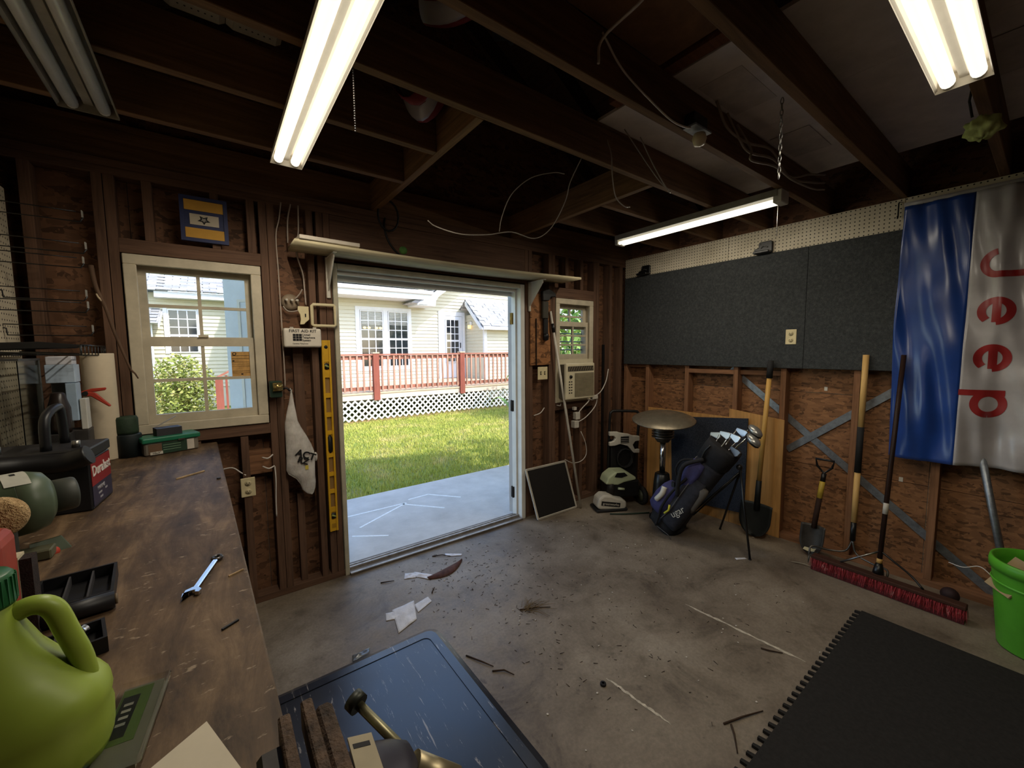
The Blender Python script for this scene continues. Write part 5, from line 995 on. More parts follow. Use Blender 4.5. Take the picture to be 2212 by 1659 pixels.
t = thing('green_canister', 'dark green ribbed canister beside the screw box', 'canister', (-.355,2.65,ZB)); dg = pl((38,56,38), .7, var=.25, bump=.3, scale=20)
fin(MB().lathe([(0,0),(.048,0),(.048,.105),(.046,.11),(0,.11)], (-.352,2.655,ZB+.001), n=20), 'lower_can', pl((26,36,38), .6, var=.25), t); fin(MB().lathe([(0,.111),(.043,.111),(.045,.125),(.045,.185),(.040,.195),(0,.195)], (-.358,2.66,ZB+.001), n=20), 'upper_can', dg, t)
ST = xf((-.292,2.582,ZB+.001), .30); t = thing('screw_box', 'clear screw box with green lid under the window', 'screw box', (-.2,2.63,ZB))
fin(MB(ST).box((0,0,0),(.215,.11,.062)), 'tub', pl((120,112,100), .3, var=.15), t, bevel=.006); fin(MB(ST).box((-.008,-.008,.0625),(.223,.118,.088)), 'lid', pl((34,112,82), .4, var=.1), t, bevel=.006, segs=2); fin(MB(ST).box((.015,-.0012,.006),(.065,-.0002,.055)), 'label_left', pl((110,84,62), .6, var=.2), t); fin(MB(ST).box((.066,-.0012,.004),(.165,-.0002,.058)), 'label_green', pl((36,60,44), .5, var=.2), t); fin(MB(ST).box((.166,-.0012,.006),(.195,-.0002,.058)), 'label_white', pl((200,190,176), .6), t); fin(MB(ST).box((.02,-.0024,.004),(.068,-.0013,.018)), 'size_label', M['dirtywhite'], t)
su = ST.to_3x3() @ Vector((1,0,0)); text('10x3"', 'lettering', M['ink'], t, ST @ Vector((.044,-.0028,.011)), su, Vector((0,0,1)), .014)
fin(MB(ST).box((.13,-.010,.060),(.155,-.0002,.068)), 'latch', M['chrome'], t)
for i in range(3): fin(MB(ST).box((.07,-.002,.02+i*.012),(.14,-.0013,.0225+i*.012)), 'label_line', pl((120,150,120), .6), t)
t = thing('open_carton', 'small open black carton with raised flap on the screw box', 'carton', (-.2,2.63,ZB+.09)); ck = pl((52,50,54), .6, var=.15)
fin(MB(ST).box((.055,.02,.0885),(.155,.09,.125)), 'carton_body', ck, t); fin(MB(ST).prism([(0,0),(.012,0),(.095,.045),(.088,.047)], (.06,.092,.125), (1,0,0), (0,0,1), (0,.004,0)), 'flap', pl((150,146,140), .5), t)
# sheet, clamshell pack and odds on the bench
tag(fin(MB(xf((-.04,.60,ZB+.0012), .0)).prism([(-.075,-.0),(.005,.055),(.045,-.065),(-.05,-.13)], (0,0,0), (1,0,0), (0,1,0), (0,0,.0008)), 'paper_sheet', pl((206,194,172), .8, var=.05)), 'white paper sheet at the near end of the bench', 'paper')
t = thing('clamshell_pack', 'clear clamshell package with green card beside the jug', 'package', (-.115,.70,ZB)); CT = xf((-.135,.745,ZB+.001), -.12); 
fin(MB(CT).box((0,-.11,0),(.045,.035,.006)), 'card', pl((150,146,126), .5, var=.1), t); fin(MB(CT).box((.001,-.07,.0061),(.034,.03,.0066)), 'green_card', pl((104,128,58), .5, var=.1), t); fin(MB(CT).box((.004,-.06,.0067),(.022,.015,.0072)), 'dark_panel', pl((44,44,34), .5, var=.2), t); fin(MB(CT).box((-.004,-.115,.0078),(.052,.04,.016)), 'shell', M['clear'], t, bevel=.002)
for i in range(4): fin(MB(CT).box((.008,-.04+i*.012,.0073),(.018,-.035+i*.012,.0075)), 'card_text', M['dirtywhite'], t)
tag(fin(MB().beam((-.146,2.045,ZB+.003),(-.058,2.115,ZB+.003), .005, .004), 'wood_splinter', wood((190,160,120), 1)), 'thin wooden stick on the bench below the screw box', 'stick')
tag(fin(MB().beam((-.015,.865,ZB+.002),(.01,.88,ZB+.002), .004, .003), 'wood_splinter', M['black']), 'tiny black splinter near the bench edge', 'stick'); tag(fin(MB().beam((.0,1.07,ZB+.002),(.028,1.085,ZB+.002), .003, .003), 'wood_splinter', wood((190,160,120), 1)), 'short pale splinter on the bench right of the wrench', 'stick')
tag(fin(MB().lathe([(0,0),(.007,0),(.007,.004),(0,.004)], (-.01,1.95,ZB+.001), n=10), 'dark_washer', M['darkiron']), 'small dark washer on the bench near its front corner', 'washer')
# pegboard hooks, wire basket, branch
for i, (y, z, l, lab) in enumerate(((2.60,2.10,.26,'highest wire hook on the left pegboard'), (2.55,1.955,.27,'second highest wire hook on the left pegboard'), (2.60,1.90,.25,'third wire hook down on the left pegboard'), (2.60,1.755,.25,'fourth wire hook down, holding the branch'), (2.55,1.70,.26,'fifth wire hook down on the left pegboard'), (2.60,1.60,.26,'lowest wire hook above the wire basket'))):
    t = thing('pegboard_hook', lab, 'hook', (XL,y,z), 'wire hooks on the left pegboard')
    fin(MB().tube([(XL+.007,y,z+.03),(XL+.016,y,z+.028),(XL+.018,y,z),(XL+l,y,z),(XL+l+.012,y,z+.02)], .003, 6), 'lower_rod', M['blackm'], t); fin(MB().tube([(XL+.008,y,z+.045),(XL+l-.01,y,z+.042)], .0022, 6), 'upper_rod', M['blackm'], t); fin(B((XL+l+.008,y-.012,z+.018),(XL+l+.011,y+.012,z+.048)), 'price_tag_holder', pl((150,146,138), .4), t)
t = thing('wire_basket', 'black wire basket mounted low on the left pegboard', 'basket', (-.56,2.5,1.50)); bw = M['blackm']
for y in (2.30,2.74): fin(MB().tube([(XL+.01,y,1.53),(-.42,y,1.515),(-.42,y,1.555)], .004, 6), 'side_rod', bw, t)
for x in (XL+.02,-.60,-.54,-.48,-.42): fin(MB().tube([(x,2.30,1.555 if x == -.42 else 1.517),(x,2.74,1.555 if x == -.42 else 1.517)], .0028, 6), 'basket_wire', bw, t)
for y in (2.36,2.42,2.48,2.54,2.60,2.66,2.70): fin(MB().tube([(XL+.01,y,1.522),(-.42,y,1.513),(-.42,y,1.553)], .0022, 6), 'basket_wire', bw, t)
tag(fin(MB().prism([(0,0),(.22,.008),(.27,.02),(.12,.035),(0,.03)], (XL+.012,2.45,1.535), (1,0,0), (0,0,1), (0,.05,0)), 'black_clamp_bar', M['black'], bevel=.004), 'long dark tool lying in the wire basket', 'tool')
t = thing('branch', 'crooked bare branch hanging from a pegboard hook beside window', 'branch', (-.30,2.68,1.42)); bkm = wood((96,74,58), 2, var=.35)
fin(MB().tube(spline([(-.435,2.70,1.93),(-.425,2.705,1.83),(-.40,2.71,1.74),(-.375,2.70,1.62),(-.345,2.70,1.50),(-.33,2.70,1.44)], 5), [.010-.00022*i for i in range(26)], 7), 'stem', bkm, t); fin(MB().tube([(-.33,2.70,1.44),(-.315,2.70,1.42),(-.305,2.70,1.395)], [.005,.004,.003], 6), 'twig', bkm, t); fin(MB().tube([(-.335,2.70,1.455),(-.332,2.705,1.425)], [.004,.002], 6), 'twig', bkm, t); fin(MB().tube([(-.405,2.71,1.76),(-.42,2.70,1.785),(-.425,2.70,1.80)], [.005,.004,.003], 6), 'broken_stub', pl((196,176,146), .7), t)
# ================================================================== OUTDOORS
ZG = -.10
gm_ = N('lawn soil'); n1 = gm_.noise(gm_.coord((1,1,1)), 3, 5, .7); n2 = gm_.noise(gm_.coord((1,1,1)), 40, 4)
c = gm_.ramp(n1, [(.32, L((150,140,92))), (.55, L((124,138,66))), (.7, L((110,132,58)))]); gm_.base(gm_.mix(.5, c, gm_.ramp(n2, [(.3,(.6,.6,.55,1)),(.7,(1.1,1.1,1.1,1))]), 'MULTIPLY'), .9, 0, .1)
g = struct('ground', label='lawn soil around the garage'); fin(B((-40,2.93,ZG-.2),(45,60,ZG)), 'soil', gm_.m, g); fin(B((-40,-40,ZG-.2),(45,2.929,ZG-.02)), 'soil', gm_.m, g)
ap = struct('concrete_apron', label='pale concrete apron outside the double door'); fin(B((-1.2,2.925,ZG+.001),(4.6,4.33,-.025)), 'slab', M['apron'], ap, bevel=.01)
chk = pl((236,236,232), .9, var=.1, scale=60)
for p0, p1 in (((.85,3.86),(1.45,3.86)),((.95,3.55),(1.5,3.86)),((1.45,3.86),(1.75,3.50)),((1.55,3.93),(1.78,3.95)),((1.78,3.95),(2.02,3.66)),((.85,3.42),(1.1,3.25))): fin(MB().beam((p0[0],p0[1],-.0245),(p1[0],p1[1],-.0245), .022, .0016), 'chalk_line', chk, ap)
# grass blades
rg = random.Random(11); vs = []; fs = []
def dens(x, y): return 1
for i in range(95000):
    y = 4.32+5.0*rg.random()**1.25; x = -2.4+11*rg.random()
    if x < .75*y*-.25-1 or x > .80*y+1.2: continue
    h = rg.uniform(.025,.065)*(1.2 if y < 6 else 1); a = rg.uniform(0,6.283); w = rg.uniform(.003,.0065)*(1+.10*(y-4)); dx, dy = math.cos(a)*w, math.sin(a)*w; lx, ly = rg.uniform(-.03,.03), rg.uniform(-.03,.03)
    b = len(vs); vs += [(x-dx,y-dy,ZG),(x+dx,y+dy,ZG),(x+lx,y+ly,ZG+h)]; fs.append((b,b+1,b+2))
gr = N('grass blade'); n1 = gr.noise(gr.coord((1,1,1)), 1.6, 4, .7); n2 = gr.noise(gr.coord((1,1,1)), 60, 2)
c = gr.ramp(n1, [(.33, L((222,200,138))), (.46, L((192,190,96))), (.7, L((160,172,74)))]); gr.base(gr.mix(.6, c, gr.ramp(n2, [(.3,(.55,.6,.5,1)),(.7,(1.15,1.15,1.1,1))]), 'MULTIPLY'), .7, 0, .2)
me = bpy.data.meshes.new('lawn'); me.from_pydata(vs, [], fs); lawn = link('lawn_grass', me, gr.m); tag(lawn, 'sunny short lawn grass between garage and deck', 'grass', kind='stuff')
straw = MB()
for i in range(2600):
    x = rg.uniform(.2,8.2); y = 9.46-.42*rg.random()**1.6; a = rg.uniform(0,6.283); l = rg.uniform(.04,.12); q = Vector((math.cos(a)*l, math.sin(a)*l, rg.uniform(-.01,.03))); p = Vector((x,y,ZG+rg.uniform(.005,.04))); s = Vector((-math.sin(a),math.cos(a),0))*.005
    straw._add([p-s,p+s,p+q], [(0,1,2)])
tag(fin(straw, 'pine_straw', pl((186,140,98), .9, var=.25, scale=20)), 'brown pine straw strewn along the foot of the lattice', 'mulch', kind='stuff')

# ---------------- house
sid = pl((204,198,178), .6, var=.03, scale=3); wht = pl((218,219,224), .5, var=.03)
def shingle_mat():
    a = N('grey shingles'); br = a.n('TexBrick', i_Scale=1.0, i_Mortar_Size=.012, i_Brick_Width=.34, i_Row_Height=.14); br.offset = .37; a.ln(a.coord((1,1,1)), br.inputs['Vector'])
    br.inputs['Color1'].default_value = L((150,150,152)); br.inputs['Color2'].default_value = L((192,192,192)); br.inputs['Mortar'].default_value = L((108,108,112)); a.base(br.outputs[0], .9, 0, .1); return a.m
shg = shingle_mat()
hs_ = thing('house', 'cream sided house with white trim beyond the lawn', 'house', (5,12.6,ZG)); YH = 12.6
def lap(x0, x1, z, par, y=YH, ex=.112, m=None): fin(MB().prism([(0,0),(-.032,0),(-.004,ex),(0,ex)], (x0,y,z), (0,1,0), (0,0,1), (x1-x0,0,0)), 'siding_board', m or sid, par)
nb_ = int((4.7-.3)/.112)
for i in range(nb_):
    z = .3+i*.112
    xs_ = 1.2 if z < 3.0 else 5.55+(z-3.0)/.72
    lap(xs_, 10.5, z, hs_)
fin(B((1.2,YH+.001,ZG),(12.5,YH+.1,4.8)), 'wall_core', sid, hs_)
# left eave with gutter, roof plane above, rake and return
fin(B((1.0,11.77,3.10),(5.62,12.6,3.125)), 'soffit', wht, hs_); fin(B((1.0,11.74,3.10),(5.62,11.768,3.29)), 'fascia', wht, hs_)
fin(MB().prism([(0,0),(-.08,.02),(-.11,.10),(-.11,.115),(0,.115)], (1.0,11.735,3.25), (0,1,0), (0,0,1), (4.6,0,0)), 'gutter', wht, hs_); fin(B((1.0,11.625,3.366),(5.6,11.74,3.372)), 'painted_gutter_shade', M['ink'], hs_)  # thin dark slab paints in the shade line along the gutter
fin(MB().prism([(11.7,3.40),(16.5,6.1),(16.5,6.16),(11.65,3.43)], (1.0,0,0), (0,1,0), (0,0,1), (4.62,0,0)), 'roof_plane', shg, hs_)
fin(MB().prism([(5.14,2.93),(5.74,2.93),(5.76,3.10),(5.95,3.36),(5.3,3.36),(5.14,3.02)], (0,11.80,0), (1,0,0), (0,0,1), (0,.80,0)), 'eave_return', wht, hs_)
fin(MB().prism([(5.15,2.96),(5.45,2.96),(8.9,5.44),(8.9,5.70)], (0,11.75,0), (1,0,0), (0,0,1), (0,.035,0)), 'rake_board', wht, hs_); fin(MB().prism([(5.3,3.06),(5.45,2.98),(8.9,5.46),(8.9,5.54)], (0,11.836,0), (1,0,0), (0,0,1), (0,.76,0)), 'rake_soffit', wht, hs_)
fin(MB().prism([(4.95,3.0),(5.12,2.98),(8.9,5.705),(8.9,5.75)], (0,11.77,0), (1,0,0), (0,0,1), (0,.8,0)), 'rake_shingles', shg, hs_)
# double window
def hwin(x0, x1, z0, z1, par, cols, rows, y=YH, blind=True, nm='window'):
    w = fin(MB().box((x0-.03,y-.05,z0-.03),(x0,y-.0,z1+.03)).box((x1,y-.05,z0-.03),(x1+.03,y,z1+.03)).box((x0,y-.05,z0-.03),(x1,y,z0)).box((x0,y-.05,z1),(x1,y,z1+.03)), nm, wht, par)
    dx = (x1-x0)/cols; dz = (z1-z0)/rows
    for i in range(1, cols): fin(B((x0+dx*i-.012,y-.042,z0),(x0+dx*i+.012,y-.026,z1)), 'muntin', wht, w)
    for j in range(1, rows): fin(B((x0,y-.043,z0+dz*j-(.03 if j == rows//2 else .012)),(x1,y-.025,z0+dz*j+(.03 if j == rows//2 else .012))), 'muntin', wht, w)
    dk = pl((34,38,44), .08, var=.35, scale=2.5, spec=.8)
    for i in range(cols):
        for j in range(rows): fin(B((x0+dx*i+.012,y-.036,z0+dz*j+.012),(x0+dx*(i+1)-.012,y-.032,z0+dz*(j+1)-.012)), 'pane', dk, w)
    if blind:
        for k in range(9): fin(B((x0+.015,y-.0395,z1-.03-k*.045),(x1-.015,y-.0365,z1-.012-k*.045)), 'blind_slat', pl((196,194,186), .6), w)
    return w
fin(B((3.48,12.555,.92),(5.24,12.598,1.02)), 'window_sill', wht, hs_); fin(B((3.48,12.56,2.78),(5.24,12.598,2.88)), 'window_head_casing', wht, hs_)
for xa, xb in ((3.48,3.60),(4.32,4.46),(5.14,5.24)): fin(B((xa,12.56,1.02),(xb,12.598,2.78)), 'window_casing', wht, hs_)
wa = hwin(3.64,4.28,1.06,2.74,hs_,3,6); hwin(4.50,5.10,1.06,2.74,hs_,3,6)
gl = N('warm lamp glow'); gl.base((1,.7,.3,1), .5); gl.p.inputs['Emission Color'].default_value = (1,.62,.22,1); gl.p.inputs['Emission Strength'].default_value = 1.6
for x in (3.74,3.87,4.10,4.22): fin(MB().ball((x,12.553,2.24), (.055,.008,.035), 10, 6), 'chandelier_light', gl.m, wa)
# glazed storm door
fin(MB().box((6.20,12.54,.56),(6.30,12.598,2.86)).box((7.12,12.54,.56),(7.22,12.598,2.86)).box((6.30,12.54,2.72),(7.12,12.598,2.86)), 'door_casing', wht, hs_); sdoor = fin(B((6.31,12.55,.58),(7.11,12.597,2.71)), 'storm_door', wht, hs_); hwin(6.48,6.95,1.15,2.58,sdoor,3,6,12.55,True,'door_glazing') if False else hwin(6.48,6.95,1.15,2.58,hs_,3,6,12.55,False,'door_glazing')
fin(B((7.02,12.52,1.62),(7.04,12.549,1.80)), 'door_handle', M['ink'], sdoor)
# right wing with its own lean roof
XW = 7.3
for i in range(22):
    z = .3+i*.112
    fin(MB().prism([(0,0),(-.018,0),(-.004,.112),(0,.112)], (XW,11.42,z), (1,0,0), (0,0,1), (0,1.18 if z < 2.35 else max(.1,1.18-(z-2.35)),0)) if z < 2.45 else MB().prism([(0,0),(-.018,0),(-.004,.112),(0,.112)], (XW,11.42+(z-2.4)*1.1,z), (1,0,0), (0,0,1), (0,max(.1,1.18-(z-2.4)*1.1),0)), 'siding_board', sid, hs_)
    if z < 2.3: lap(XW+.06, 12.5, z, hs_, 11.40)
fin(B((XW+.002,11.41,ZG),(12.5,12.59,2.38)), 'wing_core', sid, hs_); fin(B((XW-.03,11.36,.5),(XW+.08,11.44,2.35)), 'corner_trim', wht, hs_)
fin(MB().prism([(11.12,2.28),(12.2,3.20),(12.6,2.9),(12.6,2.98),(12.2,3.27),(11.08,2.31)], (XW-.25,0,0), (0,1,0), (0,0,1), (5.4,0,0)), 'wing_roof', shg, hs_); fin(MB().prism([(11.10,2.20),(11.26,2.24),(12.2,3.06),(12.2,3.21),(11.12,2.27)], (XW-.27,0,0), (0,1,0), (0,0,1), (.05,0,0)), 'wing_rake_board', wht, hs_); fin(B((XW-.22,11.06,2.20),(12.6,11.10,2.31)), 'wing_fascia', wht, hs_); fin(B((XW-.2,11.105,2.21),(12.6,11.40,2.23)), 'wing_soffit', wht, hs_)
lampp = thing('porch_lamp', 'small lit porch lamp on the side wall near the storm door', 'lamp', (XW-.06,12.2,2.25)); fin(B((XW-.05,12.14,2.40),(XW-.019,12.26,2.52)), 'back_plate', wht, lampp); fin(B((XW-.14,12.15,2.28),(XW-.05,12.25,2.40)), 'lantern', gl.m, lampp, bevel=.01)
# individual shingle tabs on the roof slopes that can be seen
SH = []
for k_, c_ in enumerate(((150,150,152),(172,172,174),(192,192,192))):
    me_ = MB().box((0,0,0),(.325,.165,.007)).mesh(name='shingle'); me_.materials.append(pl(c_, .9, var=.15, scale=40)); SH.append(me_)
def shingles(par, o, vdir, cols, rows, seed, w=.335, h=.14):
    rs_ = random.Random(seed); u = Vector((1,0,0)); v = Vector(vdir).normalized(); n_ = u.cross(v).normalized(); t_ = (v-n_*.035).normalized(); n2 = u.cross(t_)
    m_ = Matrix((u, t_, n2)).transposed().to_3x3().to_euler(); off = Vector(o)-WO[par.name]
    for r_ in range(rows):
        for c_ in range(cols): link('shingle', SH[rs_.randrange(3)], None, par, off+u*((c_+(.5 if r_ % 2 else 0)+rs_.uniform(-.04,.04))*w)+v*(r_*h)+n_*.012, m_)
shingles(hs_, (XW-.25,11.08,2.315), (0,1.12,.96), 7, 10, 41)
# ---------------- deck with railing and lattice
dk_ = thing('deck', 'raised wooden deck with weathered red rail and white lattice skirt', 'deck', (4.5,9.5,ZG)); rd = wood((146,82,68), 2, var=.22, rough=.8); rdx = wood((164,106,88), 0, var=.3, rough=.8); dbm = wood((206,182,156), 0, var=.15, rough=.8)
for i in range(21): fin(B((.75,9.46+i*.148,.53),(9.6,9.46+i*.148+.14,.565)), 'deck_board', dbm, dk_)
fin(B((.75,9.48,.40),(9.6,9.52,.529)), 'rim_board', wood((224,200,178), 0, var=.15), dk_)
PX = [.75, 3.04, 5.33, 7.62]
pm = MB().box((-.065,-.065,0),(.065,.065,1.06)).mesh(); 
for x in PX: fin(B((x-.067,9.41,.38),(x+.067,9.54,1.47)), 'post', rd, dk_); fin(B((x-.075,9.40,1.4705),(x+.075,9.55,1.50)), 'post_cap', dbm, dk_)
for a_, b_ in zip(PX, PX[1:]):
    fin(B((a_+.068,9.42,1.425),(b_-.068,9.53,1.462)), 'top_rail', rdx, dk_); fin(B((a_+.068,9.465,1.33),(b_-.068,9.50,1.42)), 'upper_stringer', rdx, dk_); fin(B((a_+.068,9.465,.62),(b_-.068,9.50,.70)), 'lower_stringer', rdx, dk_)
    for k in range(1, 16):
        x = a_+(b_-a_)*k/16; fin(B((x-.02,9.43,.60),(x+.02,9.464,1.42)), 'baluster', wood((180,138,118), 2, var=.35), dk_)
def lattice(x0, x1, z0, z1, y, par, m):
    L_ = MB().beam((0,0,0),(.001,0,0),.01,.01); sp = .15; w = .038
    for sgn, yy in ((1,y),(-1,y-.007)):
        k = int((x1-x0+(z1-z0))/sp)+1
        for i in range(k):
            xs = x0+i*sp-(z1-z0 if sgn > 0 else 0); pts = []
            xa, za, xb, zb = (xs, z0, xs+(z1-z0), z1) if sgn > 0 else (xs, z0, xs-(z1-z0), z1)
            d = (xb-xa)/(zb-za)
            if min(xa,xb) < x0:
                if xa < x0: za = za+(x0-xa)/d; xa = x0
                if xb < x0: zb = za+(x0-xa)/d; xb = x0
            if max(xa,xb) > x1:
                if xb > x1: zb = za+(x1-xa)/d; xb = x1
                if xa > x1: za = za+(x1-xa)/d; xa = x1
            if zb-za < .03: continue
            fin(MB().beam((xa,yy,za),(xb,yy,zb), w, .006, (0,1,0)), 'lattice_slat', m, par)
lattice(.75, 8.3, ZG+.02, .39, 9.47, dk_, pl((228,224,214), .6, var=.05))
# stair rail at the left end of the deck
for x, z in ((.06,1.06),): fin(B((x-.06,9.41,ZG),(x+.06,9.53,z)), 'stair_post', rd, dk_)
fin(MB().beam((.0,9.47,1.03),(.75,9.47,1.46), .10, .035), 'stair_rail', rdx, dk_); fin(MB().beam((.1,9.47,.0),(.75,9.47,.50), .04, .22), 'stair_stringer', rdx, dk_)
for k in range(1, 6): x = .06+k*.115; fin(B((x-.018,9.44,.08+.07*k),(x+.018,9.476,1.02+.062*k)), 'stair_baluster', rd, dk_)
for k in range(4): fin(B((.1+k*.16,9.53,.05+k*.13),(.28+k*.16,10.6,.085+k*.13)), 'stair_tread', dbm, dk_)
# ---------------- second building seen through the bench window
h2 = thing('house_wing', 'cream house wing with grey shingle roof seen through the bench window', 'house', (0,15,ZG))
for i in range(24): lap(-1.45, 2.6, .5+i*.112, h2, 15.0, m=pl((204,198,174), .6, var=.03))
fin(B((-1.45,15.001,ZG),(2.6,15.1,3.2)), 'wall_core', sid, h2); fin(B((-1.2,14.62,3.04),(2.7,15.0,3.06)), 'soffit', wht, h2); fin(B((-1.2,14.59,3.04),(2.7,14.618,3.20)), 'fascia', wht, h2); fin(MB().prism([(14.55,3.21),(21,6.2),(21,6.25),(14.5,3.22)], (-6,0,0), (0,1,0), (0,0,1), (8.8,0,0)), 'roof_plane', shg, h2)
hwin(-.95,-.34,1.55,2.72,h2,3,5,15.0,False)
for xa, xb in ((-1.07,-.985),(-.305,-.22)): fin(B((xa,14.95,1.5),(xb,14.998,2.8)), 'window_casing', wht, h2)
for i in range(18): lap(-6, -1.3, .3+i*.112, h2, 14.05)
fin(MB().prism([(13.80,2.27),(18.5,4.0),(18.5,4.06),(13.76,2.29)], (-6,0,0), (0,1,0), (0,0,1), (4.9,0,0)), 'near_roof_plane', shg, h2); fin(MB().prism([(13.78,2.18),(18.5,3.9),(18.5,4.0),(13.8,2.268)], (-1.1,0,0), (0,1,0), (0,0,1), (.03,0,0)), 'near_rake_board', wht, h2); fin(B((-1.32,14.0,.2),(-1.24,14.1,2.3)), 'corner_trim', wht, h2); fin(B((-6,14.06,ZG),(-1.31,14.9,2.2)), 'near_core', sid, h2)
shingles(h2, (-1.15,14.50,3.225), (0,6.5,3.03), 6, 20, 42); shingles(h2, (-2.3,13.76,2.295), (0,4.74,1.77), 3, 26, 43)
# ---------------- shrubs
def shrub(name, lab, c, r, n, cols, lw, ll, seed, stems=10, cat='shrub', bias=.55):
    rs = random.Random(seed); t = thing(name, lab, cat, c); mb = MB(); c = Vector(c)
    for i in range(n):
        d = Vector((rs.gauss(0,1), rs.gauss(0,1), rs.gauss(0,1))).normalized()*(rs.random()**bias); p = c+Vector((d.x*r[0], d.y*r[1], r[2]*(1.02+d.z)))
        a = Vector((rs.gauss(0,1), rs.gauss(0,1), rs.gauss(0,.6))).normalized(); b = a.cross(Vector((rs.gauss(0,1), rs.gauss(0,1), rs.gauss(0,1)))).normalized(); l = ll*rs.uniform(.6,1.2); w = lw*rs.uniform(.6,1.2)
        mb._add([p-a*l, p+b*w, p+a*l, p-b*w], [(0,1,2,3)])
    a = N('leaves'); nn = a.noise(a.coord((1,1,1)), 5, 4); a.base(a.ramp(nn, [(.3, L(cols[0])), (.5, L(cols[1])), (.7, L(cols[2]))]), .6, 0, .3)
    fin(mb, 'leaves', a.m, t)['kind'] = 'stuff'
    for i in range(stems):
        q = c+Vector((rs.uniform(-1,1)*r[0]*.6, rs.uniform(-1,1)*r[1]*.6, r[2]*rs.uniform(.8,1.7))); fin(MB().tube([c+Vector((rs.uniform(-.08,.08),rs.uniform(-.08,.08),0)), c.lerp(q,.5)+Vector((rs.uniform(-.06,.06),0,.1)), q], [.012,.009,.004], 5), 'stem', wood((150,118,86), 2), t)
shrub('shrub', 'leafy yellow-green bush below the far window', (-.55,10.3,ZG), (.62,.5,.80), 4200, ((108,114,54),(140,150,72),(172,156,98)), .022, .045, 21, 14)
shrub('shrub', 'smaller brownish bush at the left of the far wing', (-1.35,11.2,ZG), (.5,.5,.6), 1800, ((140,122,76),(160,144,94),(140,150,84)), .022, .045, 22, 10)
# strap-leaved shrub outside the small window
t = thing('strap_leaf_plant', 'lush long-leaved green plant outside the small window', 'plant', (4.0,3.75,ZG)); rs = random.Random(31); lm_ = N('strap leaf'); nn = lm_.noise(lm_.coord((1,1,1)), 4, 3); lm_.base(lm_.ramp(nn, [(.3, L((96,132,56))), (.6, L((150,178,80))), (.75, L((190,206,120)))]), .45, 0, .4)
mb = MB()
for i in range(230):
    b = Vector((4.0+rs.uniform(-.75,.75), 3.85+rs.uniform(-.45,.6), ZG+rs.uniform(.1,1.9))); a = rs.uniform(0,6.283); d = Vector((math.cos(a),math.sin(a),0)); l = rs.uniform(.3,.6); w = rs.uniform(.012,.035); s = d.cross(Vector((0,0,1)))
    pts = [b+d*(l*k/5)+Vector((0,0,l*.5*math.sin(PI*.62*k/5)*1.2-l*.5*(k/5)**2)) for k in range(6)]; v = []
    for k, p in enumerate(pts): ww = w*math.sin(PI*(.15+.85*k/5)); v += [p-s*ww, p+s*ww]
    mb._add(v, [(2*k,2*k+1,2*k+3,2*k+2) for k in range(5)], True)
fin(mb, 'leaves', lm_.m, t)['kind'] = 'stuff'
for i in range(12): q = Vector((4.0+rs.uniform(-.6,.6),3.85+rs.uniform(-.4,.5),0)); fin(MB().cyl(q+Vector((0,0,ZG)), q+Vector((rs.uniform(-.1,.1),rs.uniform(-.1,.1),1.75)), .015, .008, n=6), 'stem', wood((120,130,70), 2), t)
shrub('tree', 'dense green foliage further back behind the small window', (7.5,6.6,ZG), (1.7,1.2,1.7), 5200, ((70,104,44),(110,146,62),(160,182,90)), .045, .09, 23, 8, 'tree')
# ================================================================== FLOOR: MATS AND LITTER
# vinyl chair mat with raised rounded border
t = thing('floor_mat', 'blue-black vinyl floor mat with worn streaks beside the bench', 'mat', (.4,1.1,0)); x0, x1, y0, y1, r = -.12, .905, .25, 1.96, .07
def rr(x0, x1, y0, y1, r, n=6):
    out = []
    for cx, cy, a0 in ((x1-r,y1-r,0),(x0+r,y1-r,PI/2),(x0+r,y0+r,PI),(x1-r,y0+r,1.5*PI)):
        for k in range(n+1): a = a0+PI/2*k/n; out.append((cx+r*math.cos(a), cy+r*math.sin(a)))
    return out
o_ = rr(x0,x1,y0,y1,r); m1 = rr(x0+.03,x1-.03,y0+.03,y1-.03,r*.7); m2 = rr(x0+.075,x1-.075,y0+.075,y1-.075,r*.5); n = len(o_)
vs = [(x,y,.001) for x, y in o_]+[(x,y,.014) for x, y in m1]+[(x,y,.0165) for x, y in m2]; 
fin(MB()._add(vs[:2*n]+vs[n:2*n]+vs[2*n:], [(i,(i+1)%n,n+(i+1)%n,n+i) for i in range(n)]+[(2*n+i,2*n+(i+1)%n,3*n+(i+1)%n,3*n+i) for i in range(n)]), 'border', M['vinyl'], t); fin(MB().prism([(x,y) for x, y in m2], (0,0,.001), (1,0,0), (0,1,0), (0,0,.0125)), 'centre_panel', M['vinyl'], t)
# interlocking foam tile
t = thing('foam_tile_mat', 'black foam mat with jigsaw edge at lower right', 'mat', (2.0,-.1,0)); ys = .545; poly = [(2.915,-.9),(2.915,ys+.03)]
x = 2.90; k = 0
tw = .030
while x > .95:
    poly += [(x,ys+.03),(x-.006,ys+.055),(x-tw*.62,ys+.055),(x-tw*.55,ys+.03)]; x -= tw*1.62; 
    poly += []
poly += [(x,ys+.03),(x,-.9)]
fin(MB().prism([p for p in poly], (0,0,.001), (1,0,0), (0,1,0), (0,0,.012)), 'tile', M['foam'], t)
